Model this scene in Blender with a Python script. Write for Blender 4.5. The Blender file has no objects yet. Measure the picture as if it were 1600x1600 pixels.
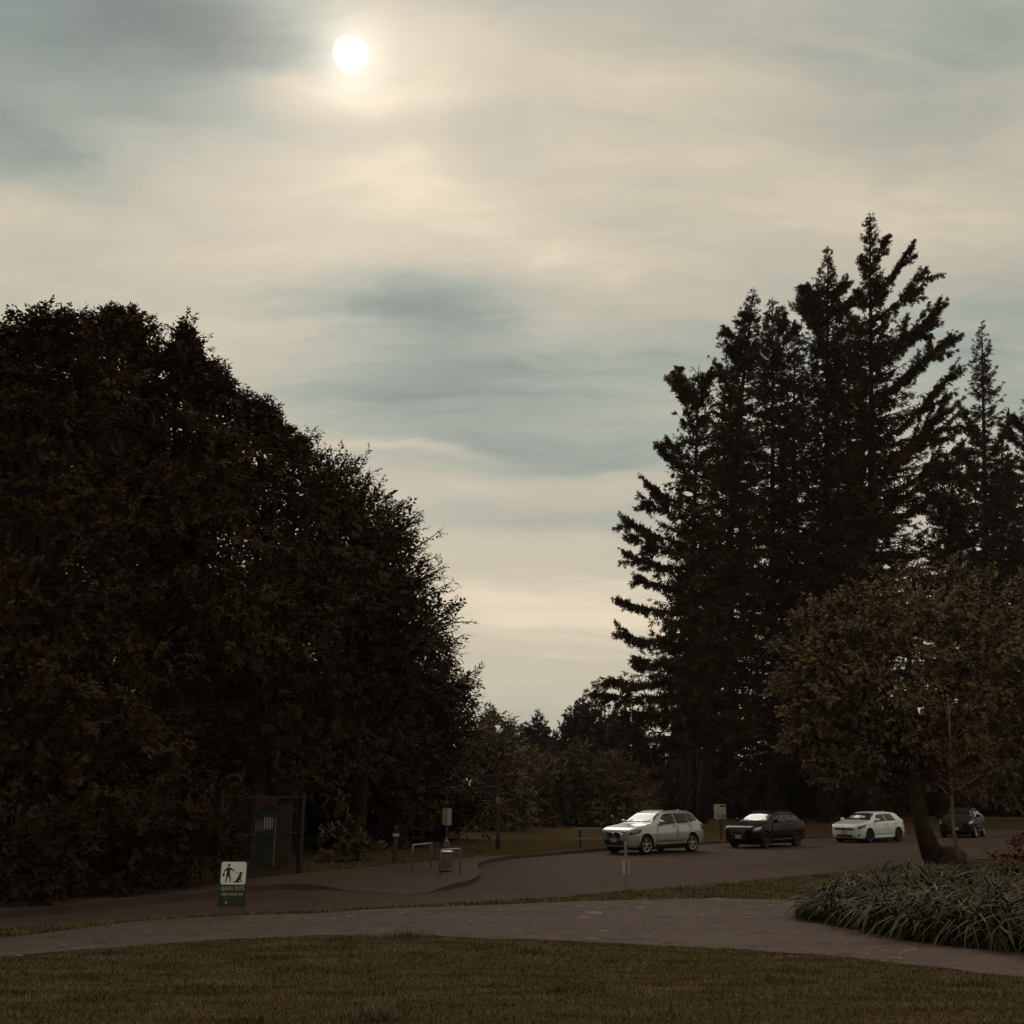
import bpy, bmesh, math, random
import numpy as np
from mathutils import Vector, Matrix

R = math.radians
rng = np.random.default_rng(7)
random.seed(7)
scene = bpy.context.scene
COL = scene.collection

# ------------------------------------------------------------------ camera
CAM_H = 2.3
KF = 1.33          # the tall firs stand farther off than first measured
KY = 1.12          # tree distances were measured from a lower eye height
PITCH = R(15.4)
CP, SP = math.cos(PITCH), math.sin(PITCH)
cam_data = bpy.data.cameras.new('camera')
cam_data.sensor_width = 36.0
cam_data.lens = 36.0
cam_data.clip_start = 0.1
cam_data.clip_end = 3000.0
cam = bpy.data.objects.new('camera', cam_data)
COL.objects.link(cam)
cam.location = (0, 0, CAM_H)
cam.rotation_euler = (R(90) + PITCH, 0, 0)
scene.camera = cam


def ray(px, py):
    """direction through a point of the 1600 px photograph"""
    dx, dy = (px - 800) / 1600.0, (800 - py) / 1600.0
    return Vector((dx, CP - SP * dy, SP + CP * dy))


def gp(px, py, z=0.0):
    d = ray(px, py)
    t = (z - CAM_H) / d.z
    return Vector((d.x * t, d.y * t, z))


def wp(px, py, Y):
    d = ray(px, py)
    t = Y / d.y
    return Vector((d.x * t, Y, CAM_H + d.z * t))


def ppm(Y, py=1250):
    """photo pixels per metre at distance Y"""
    return 1600.0 * ray(800, py).y / Y


# ------------------------------------------------------------------ light, exposure
SUN_DIR = ray(548, 84).normalized()
SUN_EL = math.asin(SUN_DIR.z)
SUN_AZ = math.atan2(SUN_DIR.x, SUN_DIR.y)
sun_data = bpy.data.lights.new('sun', 'SUN')
sun_data.energy = 0.85
sun_data.angle = R(25)
sun_data.color = (1.0, 0.93, 0.82)
sun = bpy.data.objects.new('sun', sun_data)
COL.objects.link(sun)
sun.rotation_euler = (-SUN_DIR).to_track_quat('-Z', 'Y').to_euler()

scene.view_settings.view_transform = 'Standard'
scene.view_settings.look = 'None'
scene.view_settings.exposure = 0.0
scene.view_settings.gamma = 1.0
scene.view_settings.use_curve_mapping = False


def lin(c):
    out = []
    for v in c[:3]:
        v = v / 255.0
        out.append(v / 12.92 if v <= 0.04045 else ((v + 0.055) / 1.055) ** 2.4)
    return tuple(out) + (1.0,)


class NT:
    """a small node-tree writer"""

    def __init__(s, tree):
        s.t = tree
        s.n = tree.nodes
        s.l = tree.links

    def node(s, typ, **kw):
        nd = s.n.new(typ)
        for k, v in kw.items():
            setattr(nd, k, v)
        return nd

    def put(s, sock, v):
        if isinstance(v, bpy.types.NodeSocket):
            s.l.new(v, sock)
        else:
            sock.default_value = v

    def m(s, op, a, b=None, c=None, clamp=False):
        nd = s.node('ShaderNodeMath', operation=op, use_clamp=clamp)
        s.put(nd.inputs[0], a)
        if b is not None:
            s.put(nd.inputs[1], b)
        if c is not None:
            s.put(nd.inputs[2], c)
        return nd.outputs[0]

    def vm(s, op, a, b=None):
        nd = s.node('ShaderNodeVectorMath', operation=op)
        s.put(nd.inputs[0], a)
        if b is not None:
            s.put(nd.inputs[1], b)
        return nd.outputs['Value'] if op in ('DOT_PRODUCT', 'LENGTH') else nd.outputs[0]

    def noise(s, vec, scale, detail=4, rough=0.55, col=False, dist=0.0):
        nd = s.node('ShaderNodeTexNoise')
        s.put(nd.inputs['Vector'], vec)
        nd.inputs['Scale'].default_value = scale
        nd.inputs['Detail'].default_value = detail
        nd.inputs['Roughness'].default_value = rough
        nd.inputs['Distortion'].default_value = dist
        return nd.outputs['Color' if col else 0]

    def ramp(s, fac, stops):
        nd = s.node('ShaderNodeValToRGB')
        el = nd.color_ramp.elements
        while len(el) < len(stops):
            el.new(0.5)
        for e, (p, c) in zip(el, stops):
            e.position = p
            e.color = c if len(c) == 4 else tuple(c) + (1,)
        s.put(nd.inputs[0], fac)
        return nd.outputs[0]

    def mix(s, fac, a, b, mode='MIX'):
        nd = s.node('ShaderNodeMix', data_type='RGBA', blend_type=mode)
        s.put(nd.inputs[0], fac)
        s.put(nd.inputs[6], a)
        s.put(nd.inputs[7], b)
        return nd.outputs[2]


# ------------------------------------------------------------------ sky
world = bpy.data.worlds.new('World')
scene.world = world
world.use_nodes = True
W = NT(world.node_tree)
W.n.clear()
SKY_STRENGTH = 0.1
sky = W.node('ShaderNodeTexSky', sky_type='NISHITA')
sky.sun_disc = False
sky.sun_elevation = SUN_EL
sky.sun_rotation = SUN_AZ
sky.air_density = 1.0
sky.dust_density = 3.0
tc = W.node('ShaderNodeTexCoord')
D0 = tc.outputs['Generated']
# slow warp so that cloud edges wander
mp = W.node('ShaderNodeMapping')
W.put(mp.inputs[0], D0)
mp.inputs['Scale'].default_value = (2.2, 2.2, 5.5)
warp = W.noise(mp.outputs[0], 1.6, 4, 0.55, col=True)
warp = W.vm('SUBTRACT', warp, (0.5, 0.5, 0.5))
wsc = W.vm('MULTIPLY', warp, (0.20, 0.10, 0.075))
D = W.vm('NORMALIZE', W.vm('ADD', D0, wsc))


def cloud_patch(px, py, rx, ry, amp, tilt=0.0):
    """a soft darker (amp < 0) or brighter bank of cloud in one direction of the sky"""
    d = ray(px, py).normalized()
    r0 = Vector((d.y, -d.x, 0)).normalized()
    u0 = r0.cross(d)
    c, s_ = math.cos(R(tilt)), math.sin(R(tilt))
    r, u = r0 * c + u0 * s_, u0 * c - r0 * s_
    k = 1600.0 / max(0.75, 1.0)
    a = W.vm('DOT_PRODUCT', D, tuple(r * (k / rx)))
    b = W.vm('DOT_PRODUCT', D, tuple(u * (k / ry)))
    q = W.m('MULTIPLY_ADD', a, a, W.m('MULTIPLY', b, b))
    e = W.m('EXPONENT', W.m('MULTIPLY', q, -1.0))
    front = W.m('GREATER_THAN', W.vm('DOT_PRODUCT', D, tuple(d)), 0.3)
    return W.m('MULTIPLY', W.m('MULTIPLY', e, front), amp)


patches = [
    (120, 50, 330, 150, -0.58, 8), (330, 40, 160, 70, -0.36, 0), (0, 225, 190, 60, -0.30, 0),
    (700, 10, 190, 40, -0.16, 0), (1010, 20, 330, 60, -0.16, -6), (700, 205, 190, 36, -0.22, 0),
    (1600, 40, 280, 130, -0.24, 0), (1180, 210, 340, 40, -0.05, -8), (860, 290, 180, 40, -0.06, -6),
    (655, 485, 175, 58, -0.34, -4), (760, 620, 330, 85, -0.30, -3), (620, 590, 170, 60, -0.10, 0), (860, 720, 260, 42, -0.24, 0),
    (850, 810, 260, 26, -0.22, 0), (340, 440, 320, 45, -0.10, 0), (1380, 560, 420, 160, -0.12, -6), (1570, 560, 140, 130, -0.16, 0),
    (830, 1140, 150, 40, -0.12, 0), (1150, 300, 330, 60, 0.10, -8), (1010, 380, 320, 50, -0.06, -10), (1100, 480, 260, 60, -0.08, -8),
    (430, 275, 330, 85, 0.16, -3), (640, 275, 220, 40, 0.10, -4), (450, 150, 130, 26, 0.20, 0), (560, 150, 170, 50, 0.14, 0),
    (640, 705, 150, 12, 0.26, -3), (860, 950, 260, 60, 0.24, 0), (940, 968, 120, 6, 0.14, 3), (900, 400, 330, 30, 0.10, -14),
    (780, 770, 260, 30, 0.06, 0), (1010, 130, 170, 40, 0.08, -10), (1250, 330, 300, 50, 0.08, -12), (620, 60, 120, 120, 0.22, 30),
]
t = None
for p in patches:
    v = cloud_patch(*p)
    t = v if t is None else W.m('ADD', t, v)
# streaky veil: noise laid out on a flat cloud layer overhead
sx = W.node('ShaderNodeSeparateXYZ')
W.put(sx.inputs[0], D)
zz = W.m('ADD', W.m('MAXIMUM', sx.outputs[2], 0.0), 0.22)
cx = W.node('ShaderNodeCombineXYZ')
W.put(cx.inputs[0], W.m('DIVIDE', sx.outputs[0], zz))
W.put(cx.inputs[1], W.m('DIVIDE', sx.outputs[1], zz))
rot = W.node('ShaderNodeMapping')
W.put(rot.inputs[0], cx.outputs[0])
rot.inputs['Rotation'].default_value = (0, 0, R(16))
rot.inputs['Scale'].default_value = (0.8, 1.9, 1.0)
n1 = W.noise(rot.outputs[0], 1.7, 5, 0.55, dist=0.4)
n2 = W.noise(rot.outputs[0], 6.0, 6, 0.62, dist=0.6)
rot2 = W.node('ShaderNodeMapping')
W.put(rot2.inputs[0], cx.outputs[0])
rot2.inputs['Rotation'].default_value = (0, 0, R(24))
rot2.inputs['Scale'].default_value = (0.55, 2.6, 1.0)
n3 = W.noise(rot2.outputs[0], 7.0, 7, 0.66, dist=0.5)
n4 = W.noise(rot2.outputs[0], 2.6, 5, 0.6, dist=0.8)
tex = W.m('ADD', W.m('MULTIPLY', W.m('SUBTRACT', n1, 0.5), 0.42), W.m('MULTIPLY', W.m('SUBTRACT', n2, 0.5), 0.26))
tex = W.m('ADD', tex, W.m('ADD', W.m('MULTIPLY', W.m('SUBTRACT', n3, 0.5), 0.26), W.m('MULTIPLY', W.m('SUBTRACT', n4, 0.5), 0.34)))
tex = W.m('MULTIPLY', tex, W.m('MULTIPLY_ADD', sx.outputs[2], 1.9, 0.25, clamp=True))
t = W.m('ADD', W.m('ADD', t, 0.755), tex, clamp=True)
veil = W.ramp(t, [(0.0, lin((104, 112, 110))), (0.28, lin((136, 146, 140))), (0.5, lin((168, 173, 160))), (0.68, lin((193, 186, 168))),
                  (0.82, lin((206, 196, 174))), (1.0, lin((234, 218, 190)))])
# the blue of the clear sky shows a little where the veil is thin
thin = W.m('MULTIPLY', W.m('SUBTRACT', 0.62, t, clamp=True), 0.34)
# sun behind the veil
cosang = W.vm('DOT_PRODUCT', D0, tuple(SUN_DIR))
ang = W.m('ARCCOSINE', W.m('MINIMUM', cosang, 0.9999999))
disc = W.m('SUBTRACT', 1.0, W.m('SMOOTH_MIN', 1.0, W.m('MAXIMUM', W.m('DIVIDE', W.m('SUBTRACT', ang, R(0.24)), R(0.72)), 0.0), 0.02))
disc = W.m('MAXIMUM', disc, 0.0)
glow1 = W.m('EXPONENT', W.m('MULTIPLY', W.m('POWER', W.m('DIVIDE', ang, R(1.75)), 2.0), -1.0))
glow2 = W.m('EXPONENT', W.m('MULTIPLY', W.m('DIVIDE', ang, R(3.4)), -1.0))
glow = W.m('ADD', W.m('MULTIPLY', glow1, 0.34), W.m('MULTIPLY', glow2, 0.15))
glow = W.m('MULTIPLY', glow, W.m('MULTIPLY_ADD', t, 1.1, 0.15))


def scaled(sock, k):
    return W.vm('MULTIPLY', sock, (k, k, k))


def times(vec, val):
    nd = W.node('ShaderNodeVectorMath', operation='SCALE')
    W.put(nd.inputs[0], vec)
    W.put(nd.inputs['Scale'], val)
    return nd.outputs[0]


clouds = scaled(W.mix(thin, veil, (0.17, 0.28, 0.28, 1)), 0.93 / SKY_STRENGTH)
total = W.vm('ADD', clouds, times(sky.outputs[0], 0.04))
total = W.vm('ADD', total, times((1.0 / SKY_STRENGTH, 0.94 / SKY_STRENGTH, 0.83 / SKY_STRENGTH), glow))
total = W.vm('ADD', total, times((1.3 / SKY_STRENGTH, 1.22 / SKY_STRENGTH, 1.08 / SKY_STRENGTH), disc))
bg = W.node('ShaderNodeBackground')
W.put(bg.inputs[0], total)
bg.inputs[1].default_value = SKY_STRENGTH
wo = W.node('ShaderNodeOutputWorld')
W.l.new(bg.outputs[0], wo.inputs[0])

scene.cycles.max_bounces = 5
scene.cycles.diffuse_bounces = 3
scene.cycles.use_denoising = True
scene.cycles.denoiser = 'OPENIMAGEDENOISE'
scene.cycles.denoising_prefilter = 'ACCURATE'


# ------------------------------------------------------------------ materials
def material(name, color, rough=0.7, metal=0.0, spec=0.5, var=None, bump=None, coat=0.0, mottling=None, speckle=None):
    """var = (colour2, scale, contrast, stretch); bump = (scale, distance); mottling = (colour3, scale, threshold)"""
    m = bpy.data.materials.new(name)
    m.use_nodes = True
    T = NT(m.node_tree)
    b = T.n['Principled BSDF']
    b.inputs['Roughness'].default_value = rough
    b.inputs['Metallic'].default_value = metal
    b.inputs['Specular IOR Level'].default_value = spec
    b.inputs['Coat Weight'].default_value = coat
    b.inputs['Coat Roughness'].default_value = 0.06
    col = tuple(color) + (1,)
    if var or bump or mottling or speckle:
        g = T.node('ShaderNodeTexCoord').outputs['Object']
    if var:
        c2, sc, con, st = var
        mpn = T.node('ShaderNodeMapping')
        T.put(mpn.inputs[0], g)
        mpn.inputs['Scale'].default_value = st
        n = T.noise(mpn.outputs[0], sc, 5, 0.6)
        f = T.m('MULTIPLY_ADD', T.m('SUBTRACT', n, 0.5), con, 0.5, clamp=True)
        col = T.mix(f, col, tuple(c2) + (1,))
    if mottling:
        c3, sc, th = mottling
        n = T.noise(g, sc, 6, 0.7)
        f = T.m('MULTIPLY', T.m('SUBTRACT', n, th), 9.0, clamp=True)
        col = T.mix(f, col, tuple(c3) + (1,))
    if speckle:
        c4, sc, th = speckle
        n = T.noise(g, sc, 3, 0.6)
        f = T.m('MULTIPLY', T.m('SUBTRACT', n, th), 6.0, clamp=True)
        col = T.mix(f, col, tuple(c4) + (1,))
    T.put(b.inputs['Base Color'], col)
    if bump:
        n = T.noise(g, bump[0], 4, 0.6)
        bn = T.node('ShaderNodeBump')
        bn.inputs['Strength'].default_value = 1.0
        bn.inputs['Distance'].default_value = bump[1]
        T.put(bn.inputs['Height'], n)
        T.put(b.inputs['Normal'], bn.outputs[0])
    return m


M = {}
M['turf'] = material('turf', (0.085, 0.058, 0.030), 1.0, spec=0.0, var=((0.035, 0.026, 0.012), 0.9, 2.2, (0.7, 2.0, 1)), bump=(14, 0.03))
M['blade'] = material('grass_blade', (0.190, 0.148, 0.080), 0.9, spec=0.05, var=((0.070, 0.053, 0.026), 1.6, 3.6, (0.6, 2.0, 1)), mottling=((0.045, 0.028, 0.013), 1.9, 0.60))
M['asphalt'] = material('asphalt', (0.075, 0.048, 0.040), 0.95, spec=0.1, var=((0.055, 0.034, 0.028), 0.35, 2.0, (1, 1, 1)), bump=(60, 0.004), mottling=((0.098, 0.070, 0.062), 4.0, 0.60), speckle=((0.042, 0.027, 0.023), 0.9, 0.555))
M['path'] = material('path_asphalt', (0.104, 0.079, 0.068), 0.95, spec=0.1, var=((0.078, 0.053, 0.046), 0.8, 2.4, (0.5, 1.4, 1)), bump=(45, 0.006), mottling=((0.175, 0.140, 0.128), 5.0, 0.575), speckle=((0.052, 0.036, 0.032), 2.3, 0.555))
M['worn'] = material('worn_pale_patch', (0.185, 0.150, 0.132), 0.95, spec=0.2, var=((0.12, 0.10, 0.09), 9.0, 3.0, (1, 1, 1)), bump=(45, 0.004))
M['concrete'] = material('concrete', (0.090, 0.058, 0.046), 0.9, spec=0.1, var=((0.064, 0.045, 0.040), 0.7, 2.0, (1, 1, 1)), bump=(50, 0.003))
M['kerbstone'] = material('kerb_concrete', (0.075, 0.055, 0.048), 0.9, spec=0.2, var=((0.045, 0.032, 0.027), 1.5, 2.0, (1, 1, 1)), bump=(30, 0.004))
M['bark'] = material('bark', (0.040, 0.026, 0.020), 0.95, spec=0.05, var=((0.022, 0.014, 0.011), 5, 2.5, (1, 1, 0.25)), bump=(12, 0.03))
M['cherry_bark'] = material('smooth_bark', (0.055, 0.036, 0.027), 0.9, spec=0.1, var=((0.026, 0.017, 0.013), 4, 2.5, (1, 1, 0.6)), bump=(9, 0.02))
M['sapling_bark'] = material('pale_bark', (0.20, 0.13, 0.09), 0.85, spec=0.2, var=((0.12, 0.075, 0.05), 8, 2.5, (1, 1, 0.4)), bump=(20, 0.006))
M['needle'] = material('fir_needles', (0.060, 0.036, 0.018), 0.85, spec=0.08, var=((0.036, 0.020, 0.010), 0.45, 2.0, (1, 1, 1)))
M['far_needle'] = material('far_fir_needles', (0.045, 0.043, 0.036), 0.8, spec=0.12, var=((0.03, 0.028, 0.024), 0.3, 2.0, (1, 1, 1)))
M['maple'] = material('maple_leaves', (0.080, 0.053, 0.026), 0.85, spec=0.05, var=((0.048, 0.030, 0.014), 0.5, 2.4, (1, 1, 1)))
M['alder'] = material('small_tree_leaves', (0.090, 0.062, 0.034), 0.75, spec=0.12, var=((0.052, 0.033, 0.018), 0.5, 2.4, (1, 1, 1)))
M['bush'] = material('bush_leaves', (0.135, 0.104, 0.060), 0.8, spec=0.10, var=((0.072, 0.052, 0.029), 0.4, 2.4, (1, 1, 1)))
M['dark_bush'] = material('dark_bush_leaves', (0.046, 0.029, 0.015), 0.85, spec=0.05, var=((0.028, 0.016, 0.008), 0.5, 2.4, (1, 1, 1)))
M['cherry'] = material('drooping_leaves', (0.175, 0.132, 0.074), 0.8, spec=0.10, var=((0.105, 0.075, 0.040), 0.7, 2.4, (1, 1, 1)))
M['red_leaf'] = material('red_leaves', (0.115, 0.042, 0.018), 0.8, spec=0.1, var=((0.065, 0.022, 0.011), 1.2, 2.4, (1, 1, 1)))
M['lily'] = material('strap_leaves', (0.074, 0.060, 0.024), 0.55, spec=0.10, var=((0.028, 0.019, 0.008), 1.3, 2.6, (1, 1, 1)))
M['soil'] = material('bed_soil', (0.03, 0.02, 0.014), 0.95, spec=0.1, var=((0.018, 0.012, 0.008), 3, 2, (1, 1, 1)), bump=(10, 0.05))
M['silver'] = material('silver_paint', (0.36, 0.38, 0.39), 0.30, metal=0.55, spec=0.5, coat=0.8)
M['black_paint'] = material('black_paint', (0.006, 0.004, 0.004), 0.25, spec=0.12)
M['white_paint'] = material('white_paint', (0.60, 0.65, 0.63), 0.35, spec=0.5, coat=0.8)
M['dark_paint'] = material('charcoal_paint', (0.007, 0.005, 0.006), 0.45, spec=0.10)
M['glass'] = material('window_glass', (0.010, 0.008, 0.008), 0.04, spec=0.25)
M['windscreen'] = material('windscreen_glass', (0.02, 0.02, 0.018), 0.08, spec=0.6)
M['lamp_glass'] = material('lamp_glass', (0.35, 0.36, 0.35), 0.12, metal=0.5, spec=0.8)
M['lamp_dark'] = material('smoked_lamp_glass', (0.06, 0.06, 0.06), 0.1, spec=0.8)
M['tail_red'] = material('red_lamp_glass', (0.06, 0.010, 0.010), 0.15, spec=0.6)
M['rubber'] = material('rubber', (0.014, 0.011, 0.010), 0.85, spec=0.2)
M['trim'] = material('black_trim', (0.012, 0.010, 0.010), 0.6, spec=0.3)
M['alloy'] = material('alloy', (0.42, 0.40, 0.37), 0.35, metal=0.7)
M['dark_alloy'] = material('dark_alloy', (0.05, 0.045, 0.042), 0.4, metal=0.6)
M['chrome'] = material('chrome', (0.75, 0.74, 0.70), 0.12, metal=1.0)
M['plate'] = material('number_plate', (0.32, 0.29, 0.29), 0.5)
M['steel'] = material('galvanised_steel', (0.33, 0.31, 0.30), 0.45, metal=0.6, var=((0.22, 0.20, 0.19), 6, 2, (1, 1, 1)))
M['dark_steel'] = material('dark_steel', (0.10, 0.08, 0.07), 0.55, metal=0.4)
M['iron'] = material('black_iron', (0.018, 0.013, 0.012), 0.6, metal=0.2, spec=0.3)
M['can_metal'] = material('bin_metal', (0.17, 0.155, 0.155), 0.5, metal=0.4, var=((0.10, 0.09, 0.09), 5, 2, (1, 1, 0.3)))
M['dome_black'] = material('glossy_dome', (0.010, 0.008, 0.008), 0.10, spec=0.4)
M['sign_green'] = material('sign_green', (0.030, 0.036, 0.016), 0.5)
M['sign_white'] = material('sign_white', (0.86, 0.92, 0.86), 0.55)
M['sign_ink'] = material('sign_ink', (0.020, 0.022, 0.012), 0.6)
M['sign_faint'] = material('sign_faint_print', (0.085, 0.09, 0.065), 0.6)
M['sign_text'] = material('sign_text', (0.42, 0.46, 0.38), 0.6)
M['sign_cream'] = material('sign_cream', (0.36, 0.31, 0.23), 0.6)
M['sign_tan'] = material('sign_tan', (0.16, 0.12, 0.085), 0.7)
M['sign_pale'] = material('sign_pale', (0.38, 0.36, 0.33), 0.6)
M['wood'] = material('weathered_wood', (0.075, 0.048, 0.036), 0.9, spec=0.15, var=((0.045, 0.028, 0.02), 6, 2.5, (1, 1, 0.2)), bump=(20, 0.006))
M['rail_wood'] = material('rail_wood', (0.26, 0.215, 0.19), 0.8, spec=0.25, var=((0.17, 0.14, 0.12), 6, 2.5, (0.3, 1, 1)), bump=(20, 0.004))
M['pale_wood'] = material('kiosk_wood', (0.085, 0.046, 0.03), 0.8, spec=0.2, var=((0.07, 0.04, 0.022), 6, 2.5, (1, 1, 0.2)), bump=(20, 0.004))
M['kiosk_green'] = material('kiosk_green', (0.042, 0.060, 0.048), 0.6, spec=0.1, var=((0.030, 0.044, 0.035), 3, 2.0, (1, 1, 1)))
M['poster'] = material('poster', (0.36, 0.34, 0.34), 0.6)


# ------------------------------------------------------------------ mesh helpers
def link(o, parent=None):
    COL.objects.link(o)
    if parent:
        o.parent = parent
    return o


def tag(o, label=None, cat=None, group=None, kind=None):
    if label:
        o['label'] = label
    if cat:
        o['category'] = cat
    if group:
        o['group'] = group
    if kind:
        o['kind'] = kind
    return o


def thing(name, loc, label, cat, rz=0.0, group=None):
    o = bpy.data.objects.new(name, None)
    o.empty_display_size = 0.2
    o.location = loc
    o.rotation_euler = (0, 0, rz)
    link(o)
    return tag(o, label, cat, group)


class MB:
    """collects polygons, then links them as one mesh object"""

    def __init__(s):
        s.v, s.f = [], []

    def add(s, vs, fs):
        k = len(s.v)
        s.v.extend([tuple(p) for p in vs])
        s.f.extend([tuple(i + k for i in f) for f in fs])
        return s

    def box(s, c, size, rot=None):
        x, y, z = (d / 2 for d in size)
        vs = [Vector((sx * x, sy * y, sz * z)) for sz in (-1, 1) for sy in (-1, 1) for sx in (-1, 1)]
        if rot is not None:
            vs = [rot @ v for v in vs]
        return s.add([v + Vector(c) for v in vs],
                     [(0, 2, 3, 1), (4, 5, 7, 6), (0, 1, 5, 4), (2, 6, 7, 3), (0, 4, 6, 2), (1, 3, 7, 5)])

    def tube(s, pts, radii, n=8, cap=True):
        pts = [Vector(p) for p in pts]
        if not hasattr(radii, '__len__'):
            radii = [radii] * len(pts)
        vs, fs = [], []
        ref = None
        for i, p in enumerate(pts):
            d = (pts[min(i + 1, len(pts) - 1)] - pts[max(i - 1, 0)]).normalized()
            if ref is None:
                ref = Vector((1, 0, 0)) if abs(d.x) < 0.8 else Vector((0, 1, 0))
            a = (ref - d * ref.dot(d)).normalized()
            ref = a
            b = d.cross(a)
            for j in range(n):
                w = 2 * math.pi * j / n
                vs.append(p + (a * math.cos(w) + b * math.sin(w)) * radii[i])
        for i in range(len(pts) - 1):
            for j in range(n):
                k = (j + 1) % n
                fs.append((i * n + j, i * n + k, (i + 1) * n + k, (i + 1) * n + j))
        if cap:
            fs.append(tuple(range(n))[::-1])
            fs.append(tuple((len(pts) - 1) * n + j for j in range(n)))
        return s.add(vs, fs)

    def lathe(s, prof, n=24, c=(0, 0, 0), axis='Z'):
        vs, fs = [], []
        for r, z in prof:
            for j in range(n):
                w = 2 * math.pi * j / n
                p = (r * math.cos(w), r * math.sin(w), z)
                if axis == 'Y':
                    p = (p[0], p[2], p[1])
                vs.append(Vector(p) + Vector(c))
        for i in range(len(prof) - 1):
            for j in range(n):
                k = (j + 1) % n
                fs.append((i * n + j, i * n + k, (i + 1) * n + k, (i + 1) * n + j))
        fs.append(tuple(range(n))[::-1])
        fs.append(tuple((len(prof) - 1) * n + j for j in range(n)))
        return s.add(vs, fs)

    def prism(s, poly, depth, M4):
        """poly in the local xy plane, thickness along local z, placed by a 4x4"""
        n = len(poly)
        vs = [M4 @ Vector((x, y, 0)) for x, y in poly] + [M4 @ Vector((x, y, depth)) for x, y in poly]
        fs = [tuple(range(n))[::-1], tuple(range(n, 2 * n))] + [(i, (i + 1) % n, n + (i + 1) % n, n + i) for i in range(n)]
        return s.add(vs, fs)

    def build(s, name, mat, parent=None, smooth=False, bevel=0.0):
        me = bpy.data.meshes.new(name)
        me.from_pydata(s.v, [], s.f)
        bm = bmesh.new()
        bm.from_mesh(me)
        bmesh.ops.recalc_face_normals(bm, faces=bm.faces)
        if bevel:
            bmesh.ops.bevel(bm, geom=[e for e in bm.edges if len(e.link_faces) == 2 and e.calc_face_angle(0) > 0.6],
                            offset=bevel, segments=2, affect='EDGES', profile=0.7)
        bm.to_mesh(me)
        bm.free()
        if smooth:
            me.polygons.foreach_set('use_smooth', [True] * len(me.polygons))
        if mat:
            me.materials.append(mat)
        return link(bpy.data.objects.new(name, me), parent)


def np_mesh(name, chunks, mat, parent=None, smooth=False):
    """chunks: list of float arrays (n, k, 3): n polygons of k corners each"""
    V = np.concatenate([c.reshape(-1, 3) for c in chunks]).astype(np.float32)
    starts, tot = [], 0
    for c in chunks:
        n, k = c.shape[:2]
        starts.append(np.arange(n, dtype=np.int32) * k + tot)
        tot += n * k
    starts = np.concatenate(starts)
    me = bpy.data.meshes.new(name)
    me.vertices.add(len(V))
    me.vertices.foreach_set('co', V.ravel())
    me.loops.add(tot)
    me.loops.foreach_set('vertex_index', np.arange(tot, dtype=np.int32))
    me.polygons.add(len(starts))
    me.polygons.foreach_set('loop_start', starts)
    me.update(calc_edges=True)
    me.materials.append(mat)
    return link(bpy.data.objects.new(name, me), parent)


def norm(a):
    return a / np.maximum(np.linalg.norm(a, axis=-1, keepdims=True), 1e-9)


def place(template, P, X, U, S):
    """template (q, k, 3) put at each P with axis X, rough up U and scale S -> (n*q, k, 3)"""
    X = norm(X)
    Yv = norm(np.cross(U, X))
    Z = np.cross(X, Yv)
    Rm = np.stack([X, Yv, Z], axis=1)                       # rows are the local axes
    out = np.einsum('qka,nab->nqkb', template, Rm) * S[:, None, None, None] + P[:, None, None, :]
    return out.reshape(-1, template.shape[1], 3)


def kite(p, d, side, l, w, fold=0.0, up=(0, 0, 1)):
    p, d, side, up = (np.asarray(a, float) for a in (p, d, side, up))
    return np.array([p, p + d * l * 0.42 + side * w - up * fold, p + d * l, p + d * l * 0.42 - side * w - up * fold])


def sprig_template(r, n=6, wide=0.125):
    """a flat fir spray: a main shoot with side shoots"""
    q = [kite((0, 0, 0), (1, 0, -0.05), (0, 1, 0), 1.0, wide * 0.8)]
    for i in range(n):
        s = 1 if i % 2 else -1
        x = 0.12 + 0.75 * i / n
        a = s * (0.75 + 0.3 * r.random())
        dz = r.normal(0, 0.22) - 0.12
        d = np.array([math.cos(a), math.sin(a), dz])
        l = (0.55 - 0.32 * i / n) * (0.8 + 0.5 * r.random())
        sd = norm(np.array([-math.sin(a), math.cos(a), r.normal(0, 0.5)]))
        q.append(kite((x, 0, -0.04 * x), d, sd, l, wide * 0.62))
    return np.array(q)


def leafy_template(r, n=9, leaf=0.3, droop=0.5, wide=0.34, palmate=False):
    """a twig with leaves along it"""
    q = []
    for i in range(n):
        x = 0.15 + 0.85 * (i + 0.5 * r.random()) / n
        a = (1 if i % 2 else -1) * (0.5 + 0.8 * r.random()) if i < n - 1 else 0.0
        d = norm(np.array([math.cos(a), math.sin(a), -droop + r.normal(0, 0.3)]))
        sd = norm(np.cross(np.array([r.normal(0, 0.35), r.normal(0, 0.35), 1.0]), d))
        up = np.cross(d, sd)
        l = leaf * (0.7 + 0.6 * r.random())
        p = np.array([x, r.normal(0, 0.05), r.normal(0, 0.07)])
        if palmate:
            for b, k in ((0, 1.0), (0.85, 0.8), (-0.85, 0.8)):
                dd = norm(d * math.cos(b) + sd * math.sin(b) - up * 0.25 * abs(b))
                ss = norm(np.cross(up, dd))
                q.append(kite(p, dd, ss, l * k, l * 0.19, 0.04 * l, up))
        else:
            q.append(kite(p, d, sd, l, l * wide, l * 0.12, up))
    return np.array(q)


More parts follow.
